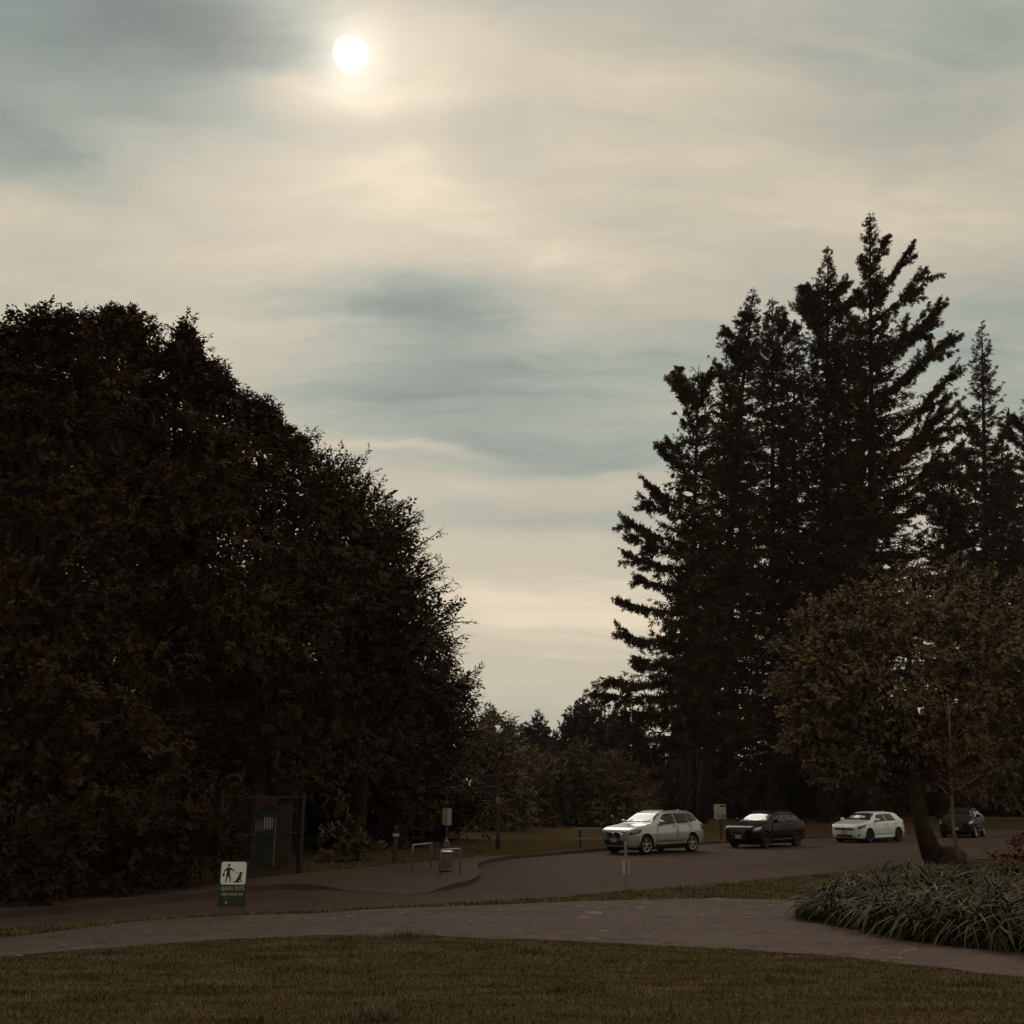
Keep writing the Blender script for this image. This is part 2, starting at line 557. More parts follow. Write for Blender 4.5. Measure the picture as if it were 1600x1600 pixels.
TR = np.random.default_rng(3)
SPRIGS = [sprig_template(TR) for _ in range(5)]
SPRIGS_FAR = [sprig_template(TR, 5, 0.17) for _ in range(4)]
MAPLE_T = [leafy_template(TR, 13, 0.27, 0.45, 0.30) for _ in range(5)]
SMALL_T = [leafy_template(TR, 9, 0.26, 0.35, 0.32) for _ in range(5)]
CHERRY_T = [leafy_template(TR, 7, 0.36, 1.3, 0.34) for _ in range(5)]
BUSH_T = [leafy_template(TR, 8, 0.30, 0.3, 0.30) for _ in range(5)]
FILL_T = [leafy_template(TR, 9, 0.31, 0.5, 0.40) for _ in range(4)]


def scatter(templates, P, X, U, S, r):
    out = []
    which = r.integers(0, len(templates), len(P))
    for k, tm in enumerate(templates):
        m = which == k
        if m.any():
            out.append(place(tm, P[m], X[m], U[m], S[m]))
    return out


# ------------------------------------------------------------------ broadleaf trees
def broadleaf(name, label, cat, base, lobes, Y, tmpl, mat, bark, trunk_r, size=0.9, per_lobe=9.0, clump=0.30, fill=0.5, auto=0, unrest=0.35,
              twigs=(), seed=1, group=None, depth=1.0, flat=0.7, trunk_path=None, limbs=True, twig_size=0.8):
    """lobes: (px, py, rx, ry) in photo pixels at distance Y; each becomes a solid mass of leaf clumps"""
    r = np.random.default_rng(seed)
    Y = Y * KY
    root = thing(name, base, label, cat, group=group)
    b = np.array(base)
    ch = []
    k = ppm(Y)
    C, A = [], []
    for (px, py, rx, ry) in lobes:
        yy = Y + r.normal(0, 0.35) * rx / k
        c = np.array(wp(px, py, yy))
        C.append(c)
        A.append(np.array([rx / k, depth * 0.5 * (rx + ry) / k, ry / k]))
    C, A = np.array(C), np.array(A)

    def inside(p, skip, k_=0.72):
        q = ((p[:, None, :] - C[None]) / A[None]) ** 2
        q = q.sum(-1)
        q[:, skip] = 9
        return (q < k_ * k_).any(1)

    for i in range(len(C)):
        area = (A[i][0] * A[i][2] + A[i][0] * A[i][1] + A[i][1] * A[i][2]) * 4
        # clumps sit on the lobe's surface; each is a flattened cushion of leaf sprays
        nc = max(6, int(area / (clump * A[i].mean() + 0.35) ** 2 * 0.55))
        d = norm(r.normal(0, 1, (nc, 3)))
        rad = r.uniform(0.62, 1.10, nc)[:, None]
        cc = C[i] + d * A[i] * rad
        keep = ~inside(cc, i, 0.62)
        cc, d = cc[keep], d[keep]
        if len(cc):
            cs = (clump * A[i].mean() + 0.3) * r.uniform(0.6, 1.25, len(cc))
            ns = int(per_lobe)
            dd = norm(r.normal(0, 1, (len(cc), ns, 3)) + d[:, None] * 0.5 + np.array([0, 0, 0.3]))
            P = cc[:, None] + dd * cs[:, None, None] * r.uniform(0.25, 1.0, (len(cc), ns, 1)) * np.array([1, 1, flat])
            X = norm(dd + 0.6 * d[:, None] + r.normal(0, 0.35, dd.shape) + np.array([0, 0, 0.05]))
            P, X = P.reshape(-1, 3), X.reshape(-1, 3)
            U = norm(np.array([0, 0, 1.0]) + r.normal(0, unrest, P.shape))
            S = size * r.uniform(0.6, 1.15, len(P))
            ok = P[:, 2] > 0.25
            ch += scatter(tmpl, P[ok] - X[ok] * S[ok][:, None] * 0.3, X[ok], U[ok], S[ok], r)
        # deeper leaves that close the crown
        nf = int(fill * area * 3.0)
        if nf:
            d = norm(r.normal(0, 1, (nf, 3)))
            P = C[i] + d * A[i] * r.uniform(0.2, 0.72, (nf, 1))
            X = norm(r.normal(0, 1, P.shape))
            U = norm(r.normal(0, 1, P.shape))
            S = size * r.uniform(0.7, 1.2, nf)
            ok = P[:, 2] > 0.4
            ch += scatter(FILL_T, P[ok], X[ok], U[ok], S[ok], r)
    wood = MB()
    if trunk_path is None:
        top = C.mean(0)
        trunk_path = [b, b + np.array([0.1, 0, 0.35 * (top[2] - b[2])]), np.array([0.5 * (b[0] + top[0]), 0.5 * (b[1] + top[1]), 0.7 * top[2]]), top]
    n = len(trunk_path)
    wood.tube(trunk_path, [trunk_r * (1.25 if j == 0 else 1.0 - 0.65 * j / (n - 1)) for j in range(n)], 10)
    if limbs:
        fork = Vector(trunk_path[max(1, n - 3)])
        for i in range(len(C)):
            c = Vector(C[i])
            mid = fork.lerp(c, 0.5) + Vector((0, 0, 0.12 * (c - fork).length))
            wood.tube([fork, mid, c], [trunk_r * 0.5, trunk_r * 0.32, trunk_r * 0.12], 6)
    twigs = list(twigs)
    tries = 0
    made = 0
    while made < auto and tries < auto * 8:
        tries += 1
        i = int(r.integers(0, len(C)))
        d = norm(r.normal(0, 1, 3) * np.array([1.0, 0.45, 1.0]) + np.array([0, -0.1, 0.25]))
        tip = C[i] + d * (A[i] * r.uniform(1.03, 1.12) + r.uniform(0.15, 0.65))
        if tip[2] < 2.0 or (((tip - C) / A) ** 2).sum(1).min() < 1.05:
            continue
        twigs.append(('world', tip, C[i] + d * A[i] * 0.7))
        made += 1
    # twigs that stand clear of the crown
    for tw in twigs:
        if tw[0] == 'world':
            tip, st = tw[1], tw[2]
        else:
            (px, py) = tw[:2]
            tip = np.array(wp(px, py, Y + r.normal(0, 0.6)))
            dist = np.linalg.norm((tip - C) / A, axis=1)
            i = int(dist.argmin())
            st = C[i] + (tip - C[i]) * 0.45
            if len(tw) > 2:
                st = np.array(wp(tw[2], tw[3], Y))
        L = np.linalg.norm(tip - st)
        side = norm(np.cross(tip - st, [0, 1, 0.01]))
        bend = side * r.normal(0, 0.10) * L
        us = np.linspace(0, 1, 6)
        pts = [st + (tip - st) * u + bend * math.sin(math.pi * u) for u in us]
        wood.tube(pts, [q * min(1.0, 0.25 + trunk_r * 3) for q in (0.05, 0.04, 0.034, 0.026, 0.02, 0.012)], 4)
        m = max(5, int(L / 0.16))
        u = r.uniform(0.1, 1.0, m)
        u[:2] = 0.97
        P = st + (tip - st) * u[:, None] + bend * np.sin(np.pi * u)[:, None]
        ax = norm((tip - st)[None])
        X = norm(ax * 0.8 + r.normal(0, 0.55, (m, 3)))
        U = norm(np.array([0, 0, 1.0]) + r.normal(0, 0.3, P.shape))
        S = size * twig_size * r.uniform(0.6, 1.0, m) * (1.1 - 0.45 * u)
        ch += scatter(tmpl, P, X, U, S, r)
    wo_ = wood.build('trunk', bark, None, smooth=True)
    cr = np_mesh('crown', ch, mat)
    inv = Matrix.Translation(-Vector(base))
    for o in (wo_, cr):
        o.data.transform(inv)
        o.parent = root
    return root


# ------------------------------------------------------------------ conifers
def conifer(name, label, base_px, top, Y, profile, seed, mat=None, group=None, spacing=0.49, per_whorl=6, sprig=0.88, step=0.46,
            bottom=3.0, rise=0.15, boughs=(), far=False, trunk_r=0.45, lean_to=None, base_z=0.0, skip=0.10, hang=0.5):
    """profile: list of (py, left px, right px): how far boughs reach left and right of the stem at that height"""
    mat = mat or M['needle']
    r = np.random.default_rng(seed)
    Y = Y * KY * (1.0 if far else KF)
    tp = np.array(wp(top[0], top[1], Y))
    bx = wp(base_px, 1250, Y).x
    base = np.array([bx, Y, base_z])
    root = thing(name, tuple(base), label, 'tree', group=group)
    H = tp[2] - base[2]
    k = ppm(Y)
    hz = np.array([wp(800, p[0], Y).z for p in profile])
    L_ = np.array([p[1] / k for p in profile]) * (1.0 if far else 1.12)
    R_ = np.array([p[2] / k for p in profile]) * (1.0 if far else 1.12)
    o = np.argsort(hz)
    hz, L_, R_ = hz[o], L_[o], R_[o]
    wood, ch = MB(), []
    bendx = r.normal(0, 0.25, 5)
    bendx[0] = bendx[-1] = 0

    def stem_at(z):
        u = (z - base[2]) / H
        return np.array([base[0] + (tp[0] - base[0]) * u + np.interp(u, [0, .25, .5, .75, 1], bendx) * 0.5, Y, z])

    zs = np.linspace(0, 1, 12)
    wood.tube([stem_at(base[2] + H * u) for u in zs], [trunk_r * (1 - u) ** 0.85 + 0.03 for u in zs], 9)
    P_, X_, U_, S_ = [], [], [], []

    def bough(st, tip, sag, dens=1.0, sc=1.0, cap_=9.0, hang=0.0, sub=0):
        st, tip = np.array(st, float), np.array(tip, float)
        Lb = np.linalg.norm(tip - st)
        if Lb < 0.25:
            return
        us = np.linspace(0, 1, 5)
        curve = lambda u: st + (tip - st) * u[:, None] + np.array([0, 0, 1.0]) * (-sag * Lb * np.sin(np.pi * u))[:, None]
        wood.tube(curve(us), [0.035 + 0.014 * Lb, 0.03 + 0.010 * Lb, 0.025 + 0.006 * Lb, 0.022, 0.012], 3, cap=False)
        m = max(3, int(Lb / spacing * 2 * dens))
        u = r.uniform(0.10, 1.0, m)
        u[0] = 0.93
        p = curve(u)
        ax = norm((tip - st)[None])
        hs = norm(np.cross(ax, [0, 0, 1.0]))
        sgn = np.where(r.random(m) < 0.5, -1.0, 1.0)[:, None]
        x = norm(ax * r.uniform(0.35, 1.1, (m, 1)) + hs * sgn * r.uniform(0.2, 0.9, (m, 1)) + np.array([0, 0, 1.0]) * r.normal(-0.22, 0.32, (m, 1)))
        s = sprig * sc * (0.22 + 0.95 * np.sqrt(np.clip(1.02 - u, 0, 1))) * r.uniform(0.65, 1.1, m)
        s = np.minimum(np.minimum(s, 0.25 + 0.75 * Lb), cap_)
        P_.append(p), X_.append(x), S_.append(s)
        U_.append(norm(np.array([0, 0, 0.55]) + r.normal(0, 0.7, (m, 3))))
        if hang:
            mh = int(m * hang)
            u = r.uniform(0.25, 0.98, mh)
            P_.append(curve(u))
            X_.append(norm(ax * 0.35 + np.array([0, 0, -1.0]) + r.normal(0, 0.45, (mh, 3))))
            S_.append(np.minimum(sprig * sc * r.uniform(0.35, 0.75, mh), cap_))
            U_.append(norm(r.normal(0, 1, (mh, 3))))
        if sub and Lb > 1.5:
            for q in range(sub):
                u = r.uniform(0.35, 0.85)
                p0 = curve(np.array([u]))[0]
                sgn_ = 1 if q % 2 else -1
                dirv = norm(norm(tip - st) * 0.85 + np.array([0, 0, 1.0]) * (0.16 * sgn_ + r.normal(0.0, 0.12)) + r.normal(0, 0.25, 3))
                bough(p0, p0 + dirv * Lb * r.uniform(0.22, 0.40) * (1.25 - 0.5 * u), 0.03, dens, sc * 0.85, cap_, hang)

    z = base[2] + bottom
    while z < base[2] + H - 0.3:
        f = (z - base[2]) / H
        n = per_whorl if f < 0.9 else 4
        ragged = r.uniform(0.72, 1.1)
        a0 = r.uniform(0, 6.28)
        for j in range(n):
            if r.random() < skip:
                continue
            a = a0 + 6.283 * j / n + r.normal(0, 0.3)
            zz = z + r.normal(0, 0.25)
            zz = min(zz, base[2] + H - 0.2)
            lf, rt = np.interp(zz, hz, L_), np.interp(zz, hz, R_)
            ca = math.cos(a)
            Lb = (rt if ca > 0 else lf) * abs(ca) + 0.5 * (lf + rt) * (1 - abs(ca))
            Lb *= ragged * (r.uniform(0.6, 1.05) if r.random() < 0.8 else r.uniform(0.9, 1.25))
            e = rise - 0.10 + 0.80 * max(0, f - 0.5) / 0.5 + r.normal(0, 0.10) - 0.30 * max(0, 0.4 - f)
            st = stem_at(zz - Lb * math.tan(e) * 0.8)
            if st[2] < base[2] + 0.4:
                st[2] = base[2] + 0.4
            tip = st + np.array([ca * Lb, math.sin(a) * Lb, Lb * math.tan(e)])
            bough(st, tip, r.uniform(0.02, 0.14), 1.0, 1.0, 0.30 + 0.5 * max(lf, rt), hang * (1 - f))
        z += step * r.uniform(0.7, 1.3) * (0.65 if f > 0.85 else 1.0)
    # the leader
    m = 7
    P_.append(np.array([stem_at(base[2] + H - 0.25 * i) for i in range(m)]))
    X_.append(norm(np.array([0, 0, 1.0]) + r.normal(0, 0.5, (m, 3))))
    U_.append(norm(r.normal(0, 1, (m, 3))))
    S_.append(np.linspace(0.3, 0.45, m) * min(sprig, 1.0))
    for bo in boughs:
        (sx, sy, tx, ty) = bo[:4]
        dep = r.normal(0, 1.2)
        bough(wp(sx, sy, Y), wp(tx, ty, Y + dep), bo[4] if len(bo) > 4 else 0.06, 2.4, 1.15, 9.0, 0.55, 6)
    ch = scatter(SPRIGS_FAR if far else SPRIGS, np.concatenate(P_), np.concatenate(X_), np.concatenate(U_), np.concatenate(S_), r)
    w = wood.build('trunk', M['bark'], None, smooth=True)
    c = np_mesh('crown', ch, mat)
    inv = Matrix.Translation(-Vector(base))
    for ob in (w, c):
        ob.data.transform(inv)
        ob.parent = root
    return root

# ------------------------------------------------------------------ ground, road, paths
def structure(o):
    o['kind'] = 'structure'
    return o


def sheet(name, pts, z, mat):
    me = bpy.data.meshes.new(name)
    me.from_pydata([(p[0], p[1], z) for p in pts], [], [tuple(range(len(pts)))])
    bm = bmesh.new()
    bm.from_mesh(me)
    bmesh.ops.triangulate(bm, faces=bm.faces, ngon_method='EAR_CLIP')
    bm.normal_update()
    for f in bm.faces:
        if f.normal.z < 0:
            f.normal_flip()
    bm.to_mesh(me)
    bm.free()
    me.materials.append(mat)
    return structure(link(bpy.data.objects.new(name, me)))


def rough_line(pxs, z=0.0, step=0.25, jit=0.035, seed=0):
    """photo points -> ground points, resampled, with a ragged edge"""
    r = np.random.default_rng(seed)
    g = [gp(x, y, z) for x, y in pxs]
    out = []
    for a, b in zip(g[:-1], g[1:]):
        n = max(1, int((b - a).length / step))
        for i in range(n):
            out.append(a.lerp(b, i / n))
    out.append(g[-1])
    P = np.array([(p.x, p.y) for p in out])
    if jit:
        w = r.normal(0, jit, len(P))
        w = np.convolve(w, [0.25, 0.5, 0.25], 'same') + r.normal(0, jit * 0.4, len(P))
        P[:, 1] += w
    return P


def in_poly(P, poly):
    x, y = P[:, 0], P[:, 1]
    c = np.zeros(len(P), bool)
    n = len(poly)
    for i in range(n):
        x1, y1 = poly[i][:2]
        x2, y2 = poly[(i + 1) % n][:2]
        if y1 == y2:
            continue
        m = ((y1 > y) != (y2 > y)) & (x < (x2 - x1) * (y - y1) / (y2 - y1) + x1)
        c ^= m
    return c


# the turf reaches the horizon
me = bpy.data.meshes.new('ground')
me.from_pydata([(-700, -60, 0), (700, -60, 0), (700, 1400, 0), (-700, 1400, 0)], [], [(0, 1, 2, 3)])
me.materials.append(M['turf'])
ground = structure(link(bpy.data.objects.new('ground', me)))

path_far = rough_line([(-420, 1540), (-150, 1497), (0, 1467), (100, 1455), (200, 1441), (340, 1432), (500, 1427), (600, 1420), (700, 1417), (800, 1413), (900, 1409),
                       (1000, 1406), (1120, 1404), (1250, 1407), (1300, 1412)], seed=1)
path_bed = rough_line([(1300, 1412), (1262, 1436), (1300, 1446), (1400, 1466), (1480, 1478), (1600, 1489), (1800, 1505), (2100, 1525)], seed=2, jit=0.03)
path_near = rough_line([(-420, 1640), (-150, 1540), (0, 1496), (100, 1487), (250, 1476), (400, 1466), (500, 1462), (650, 1463), (800, 1468), (900, 1471), (1000, 1476), (1150, 1484),
                        (1300, 1494), (1400, 1506), (1500, 1517), (1600, 1529), (1800, 1560), (2100, 1620)], seed=3, jit=0.07)
path_poly = np.concatenate([path_far, path_bed, path_near[::-1]])
sheet('footpath', path_poly, 0.008, M['path'])

kerb_px = [(-420, 1492), (-150, 1455), (0, 1435), (150, 1420), (300, 1406), (390, 1393), (440, 1389.5), (500, 1390), (560, 1393), (630, 1398), (665, 1396), (700, 1390),
           (732, 1384), (748, 1376), (751, 1369), (746, 1362), (748, 1354), (765, 1348), (795, 1343), (850, 1338), (930, 1331), (1040, 1324), (1110, 1319),
           (1270, 1310), (1360, 1305.5), (1440, 1302), (1560, 1298), (1700, 1294.5), (1900, 1290)]
kerb = rough_line(kerb_px, jit=0.0, step=0.4)
road_near = rough_line([(-420, 1560), (-150, 1487), (0, 1452), (120, 1444), (230, 1437), (340, 1429), (560, 1420), (700, 1412), (880, 1402), (980, 1392), (1100, 1383), (1290, 1366),
                        (1450, 1349), (1600, 1337), (1800, 1326), (2000, 1318)], seed=5)
road_poly = np.concatenate([kerb, road_near[::-1]])
sheet('road', road_poly, 0.004, M['asphalt'])

# raised pavement with its kerb; it drops to the road at the crossing
back_px = [(-420, 1448), (-150, 1425), (0, 1411), (150, 1398), (300, 1385), (345, 1378), (470, 1364), (520, 1360), (600, 1352), (690, 1343), (745, 1338), (790, 1337.5)]
KH = 0.13


def smooth(x):
    x = min(1, max(0, x))
    return x * x * (3 - 2 * x)


def kerb_height(px):
    if px < 470 or px > 725:
        return KH
    if px < 560:
        return KH + (0.012 - KH) * smooth((px - 470) / 90)
    if px < 660:
        return 0.012
    return 0.012 + (KH - 0.012) * smooth((px - 660) / 60)


front = []
for i in range(kerb_px.index((795, 1343)) + 1):
    x, y = kerb_px[i]
    n = 6
    x2, y2 = kerb_px[i + 1]
    for j in range(n):
        u = j / n
        px, py = x + (x2 - x) * u, y + (y2 - y) * u
        g = gp(px, py)
        h = kerb_height(px) if i < 14 else KH
        front.append(Vector((g.x, g.y, h)))
    if (x, y) == (765, 1348):
        break
back = [gp(x, y, KH) for x, y in back_px]


def resample(pts, n):
    d = [0]
    for a, b in zip(pts[:-1], pts[1:]):
        d.append(d[-1] + (b - a).length)
    out = []
    for i in range(n):
        s = d[-1] * i / (n - 1)
        j = max(k for k in range(len(d)) if d[k] <= s + 1e-9)
        j = min(j, len(pts) - 2)
        u = (s - d[j]) / max(1e-9, d[j + 1] - d[j])
        out.append(pts[j].lerp(pts[j + 1], u))
    return out


mb = MB()
fn = len(front)
top = [Vector(p) for p in front] + [Vector(p) for p in back[::-1]]
me_v = top + [Vector((p.x, p.y, 0.0)) for p in front]
nt = len(top)
faces = [tuple(range(nt))] + [(nt + i, nt + i + 1, i + 1, i) for i in range(fn - 1)]
mb.add(me_v, faces)
pave = mb.build('pavement', M['concrete'])
bm = bmesh.new()
bm.from_mesh(pave.data)
bmesh.ops.triangulate(bm, faces=[f for f in bm.faces if len(f.verts) > 4])
bm.to_mesh(pave.data)
bm.free()
structure(pave)
# kerb stones line: a strip 0.15 wide, 3 mm proud, following the same front edge and on along the parked cars
line = [Vector((p.x, p.y, p.z)) for p in front]
i0 = kerb_px.index((765, 1348))
for x, y in kerb_px[i0 + 1:]:
    g = gp(x, y)
    line.append(Vector((g.x, g.y, KH)))
dedup = [line[0]]
for p in line[1:]:
    if (p - dedup[-1]).length > 0.05:
        dedup.append(p)
line = dedup
mb = MB()
n = len(line)
vs = []
for i, p in enumerate(line):
    d = (line[min(i + 1, n - 1)] - line[max(i - 1, 0)])
    d.z = 0
    d.normalize()
    nrm = Vector((-d.y, d.x, 0))          # away from the road
    f = p - nrm * 0.004
    bk = p + nrm * 0.16
    vs += [(f.x, f.y, -0.02), (f.x + nrm.x * 0.02, f.y + nrm.y * 0.02, p.z + 0.003), (bk.x, bk.y, p.z + 0.003)]
fs = []
for i in range(n - 1):
    a, b = i * 3, i * 3 + 3
    fs += [(a, b, b + 1, a + 1), (a + 1, b + 1, b + 2, a + 2)]
mb.add(vs, fs)
structure(mb.build('kerb', M['kerbstone']))

# raised verge behind the kerb, under the conifers and behind the pavement
g795 = gp(795, 1343)
verge = [(p.x, p.y + 0.10) for p in line[min(range(len(line)), key=lambda k: (line[k].x - g795.x) ** 2 + (line[k].y - g795.y) ** 2):]]
far_edge = [(verge[-1][0] + 60, verge[-1][1] + 60), (160, 260), (-190, 260), (-60, 25)]
verge_poly = verge + far_edge + [(p.x, p.y) for p in back]
sheet('verge', verge_poly, 0.105, M['turf'])

# worn pale places and cracks on the footpath
def blot(px, py, rx, ry, seed):
    r = np.random.default_rng(seed)
    n = 26
    pts = []
    for i in range(n):
        a = 2 * math.pi * i / n
        q = r.uniform(0.45, 1.15)
        pts.append(gp(px + math.cos(a) * rx * q, py + math.sin(a) * ry * q))
    o = sheet('worn_patch', [(p.x, p.y) for p in pts], 0.0115, M['worn'])
    return o


for i, b in enumerate([(930, 1427, 18, 3), (912, 1434, 10, 2), (1000, 1419, 9, 1.4), (1098, 1429, 6, 1.0), (945, 1455, 10, 1.5), (925, 1467, 14, 1.5), (1120, 1404.8, 24, 0.9),
                       (905, 1416, 9, 1.2), (580, 1424, 26, 0.9), (548, 1432, 10, 1.2), (230, 1456, 8, 1), (120, 1483, 8, 1.5), (30, 1494, 8, 1.5), (735, 1440, 5, 1), (1010, 1412, 10, 1)]):
    blot(*b, seed=30 + i)
def crack(pxs, w):
    r = np.random.default_rng(int(pxs[0][0]))
    a, b = [], []
    for x, y in pxs:
        a.append(gp(x, y - w * r.uniform(0.4, 1.2)))
        b.append(gp(x + r.normal(0, 1), y + w * r.uniform(0.4, 1.2)))
    return sheet('chalk_mark', [(p.x, p.y) for p in a + b[::-1]], 0.0125, M['worn'])


crack([(1404, 1494), (1408, 1490), (1412, 1488), (1418, 1486), (1426, 1484.5), (1434, 1483.5)], 1.3)
crack([(1402, 1497), (1406, 1498.5), (1411, 1499)], 1.5)
crack([(1346, 1485), (1356, 1482.5), (1372, 1480.5)], 0.7)
for i, (x, y, n_) in enumerate([(1020, 1429.5, 5), (1085, 1431, 4), (1150, 1432, 5)]):
    for q in range(n_):
        blot(x + q * 11 + 3 * (q % 2), y + 0.6 * (q % 3), 4 + q % 3, 0.7, seed=70 + i * 9 + q)
for q in range(26):
    rr_ = np.random.default_rng(200 + q)
    x = rr_.uniform(20, 1350)
    blot(x, np.interp(x, [0, 340, 800, 1250, 1400], [1470, 1436, 1417, 1412, 1480]) + rr_.uniform(0.5, 9), rr_.uniform(2, 9), rr_.uniform(0.5, 1.0), seed=300 + q)


# ------------------------------------------------------------------ grass blades
def blades(name, n, area, hmin, hmax, width, seed, avoid=(), keep=None, z=0.0, tuft=None, dens=None):
    r = np.random.default_rng(seed)
    P = np.stack([r.uniform(area[0], area[1], n), r.uniform(area[2], area[3], n)], 1)
    m = np.abs(P[:, 0]) < P[:, 1] * 0.56 + 0.6
    for poly in avoid:
        m &= ~in_poly(P, poly)
    if keep is not None:
        m &= in_poly(P, keep)
    P = P[m]
    if dens is not None:
        P = P[r.random(len(P)) < dens(P)]
    n = len(P)
    h = r.uniform(hmin, hmax, n)
    # slow unevenness in height: mown sward with thin places
    q = (np.sin(P[:, 0] * 2.1 + 1.3 * np.sin(P[:, 1] * 1.7)) * np.sin(P[:, 1] * 3.9 + np.sin(P[:, 0] * 1.3)) + np.sin(P[:, 0] * 5.3 + P[:, 1] * 2.2) * np.sin(P[:, 1] * 7.1 - P[:, 0]))
    h *= 1.0 + 0.35 * q * 0.7
    if tuft:
        tx, ty = r.uniform(area[0], area[1], tuft), r.uniform(area[2], area[3], tuft)
        tw, tk = r.uniform(0.12, 0.55, tuft), r.uniform(0.5, 1.5, tuft)
        for i in range(tuft):
            q2 = ((P[:, 0] - tx[i]) / tw[i]) ** 2 + ((P[:, 1] - ty[i]) / (tw[i] * 0.45)) ** 2
            h = h * (1 + tk[i] * np.exp(-q2))
    h = np.maximum(h, 0.008)
    a = r.uniform(0, 6.283, n)
    lean = r.uniform(0.2, 1.3, n) * h
    b = np.stack([P[:, 0], P[:, 1], np.full(n, z)], 1)
    sd = np.stack([np.cos(a), np.sin(a), np.zeros(n)], 1) * (width * r.uniform(0.6, 1.3, n))[:, None]
    tip = b + np.stack([-np.sin(a) * lean, np.cos(a) * lean, h], 1)
    tri = np.stack([b - sd, b + sd, tip], 1)
    o = np_mesh(name, [tri], M['blade'])
    o['kind'] = 'stuff'
    return o


lawn = blades('lawn_grass', 420000, (-13, 13, 10.4, 22), 0.015, 0.042, 0.0055, 11, avoid=[path_poly],
              keep=np.concatenate([path_near, np.array([[60, 5], [-60, 5]])]), dens=lambda P: np.clip(1.25 - 0.05 * (P[:, 1] - 10), 0.2, 1), tuft=260)
strip_poly = np.concatenate([path_far, np.array([[9.0 * KY, 19.5 * KY], [24 * KY, 27 * KY]]), road_near[::-1]])
tag(lawn, 'mown lawn grass in front of the footpath', None)
strip = blades('verge_grass', 420000, (-18, 19, 16, 36), 0.03, 0.075, 0.010, 12, avoid=[path_poly, road_poly], keep=strip_poly)
tag(strip, 'strip of grass between the footpath and the road', None)
far = blades('far_grass', 80000, (-7, 10, 33, 54), 0.02, 0.06, 0.012, 13, keep=np.array(verge_poly), z=0.105)
tag(far, 'grass bank beyond the kerb beside the silver car', None)

# ------------------------------------------------------------------ cars
def pchip(x, y, xq):
    x, y = np.asarray(x, float), np.asarray(y, float)
    h = np.diff(x)
    d = np.diff(y) / h
    m = np.zeros(len(x))
    m[0], m[-1] = d[0], d[-1]
    for i in range(1, len(x) - 1):
        if d[i - 1] * d[i] > 0:
            w1, w2 = 2 * h[i] + h[i - 1], h[i] + 2 * h[i - 1]
            m[i] = (w1 + w2) / (w1 / d[i - 1] + w2 / d[i])
    k = np.clip(np.searchsorted(x, xq) - 1, 0, len(x) - 2)
    t = (xq - x[k]) / h[k]
    return ((2 * t**3 - 3 * t**2 + 1) * y[k] + (t**3 - 2 * t**2 + t) * h[k] * m[k] + (-2 * t**3 + 3 * t**2) * y[k + 1] + (t**3 - t**2) * h[k] * m[k + 1])


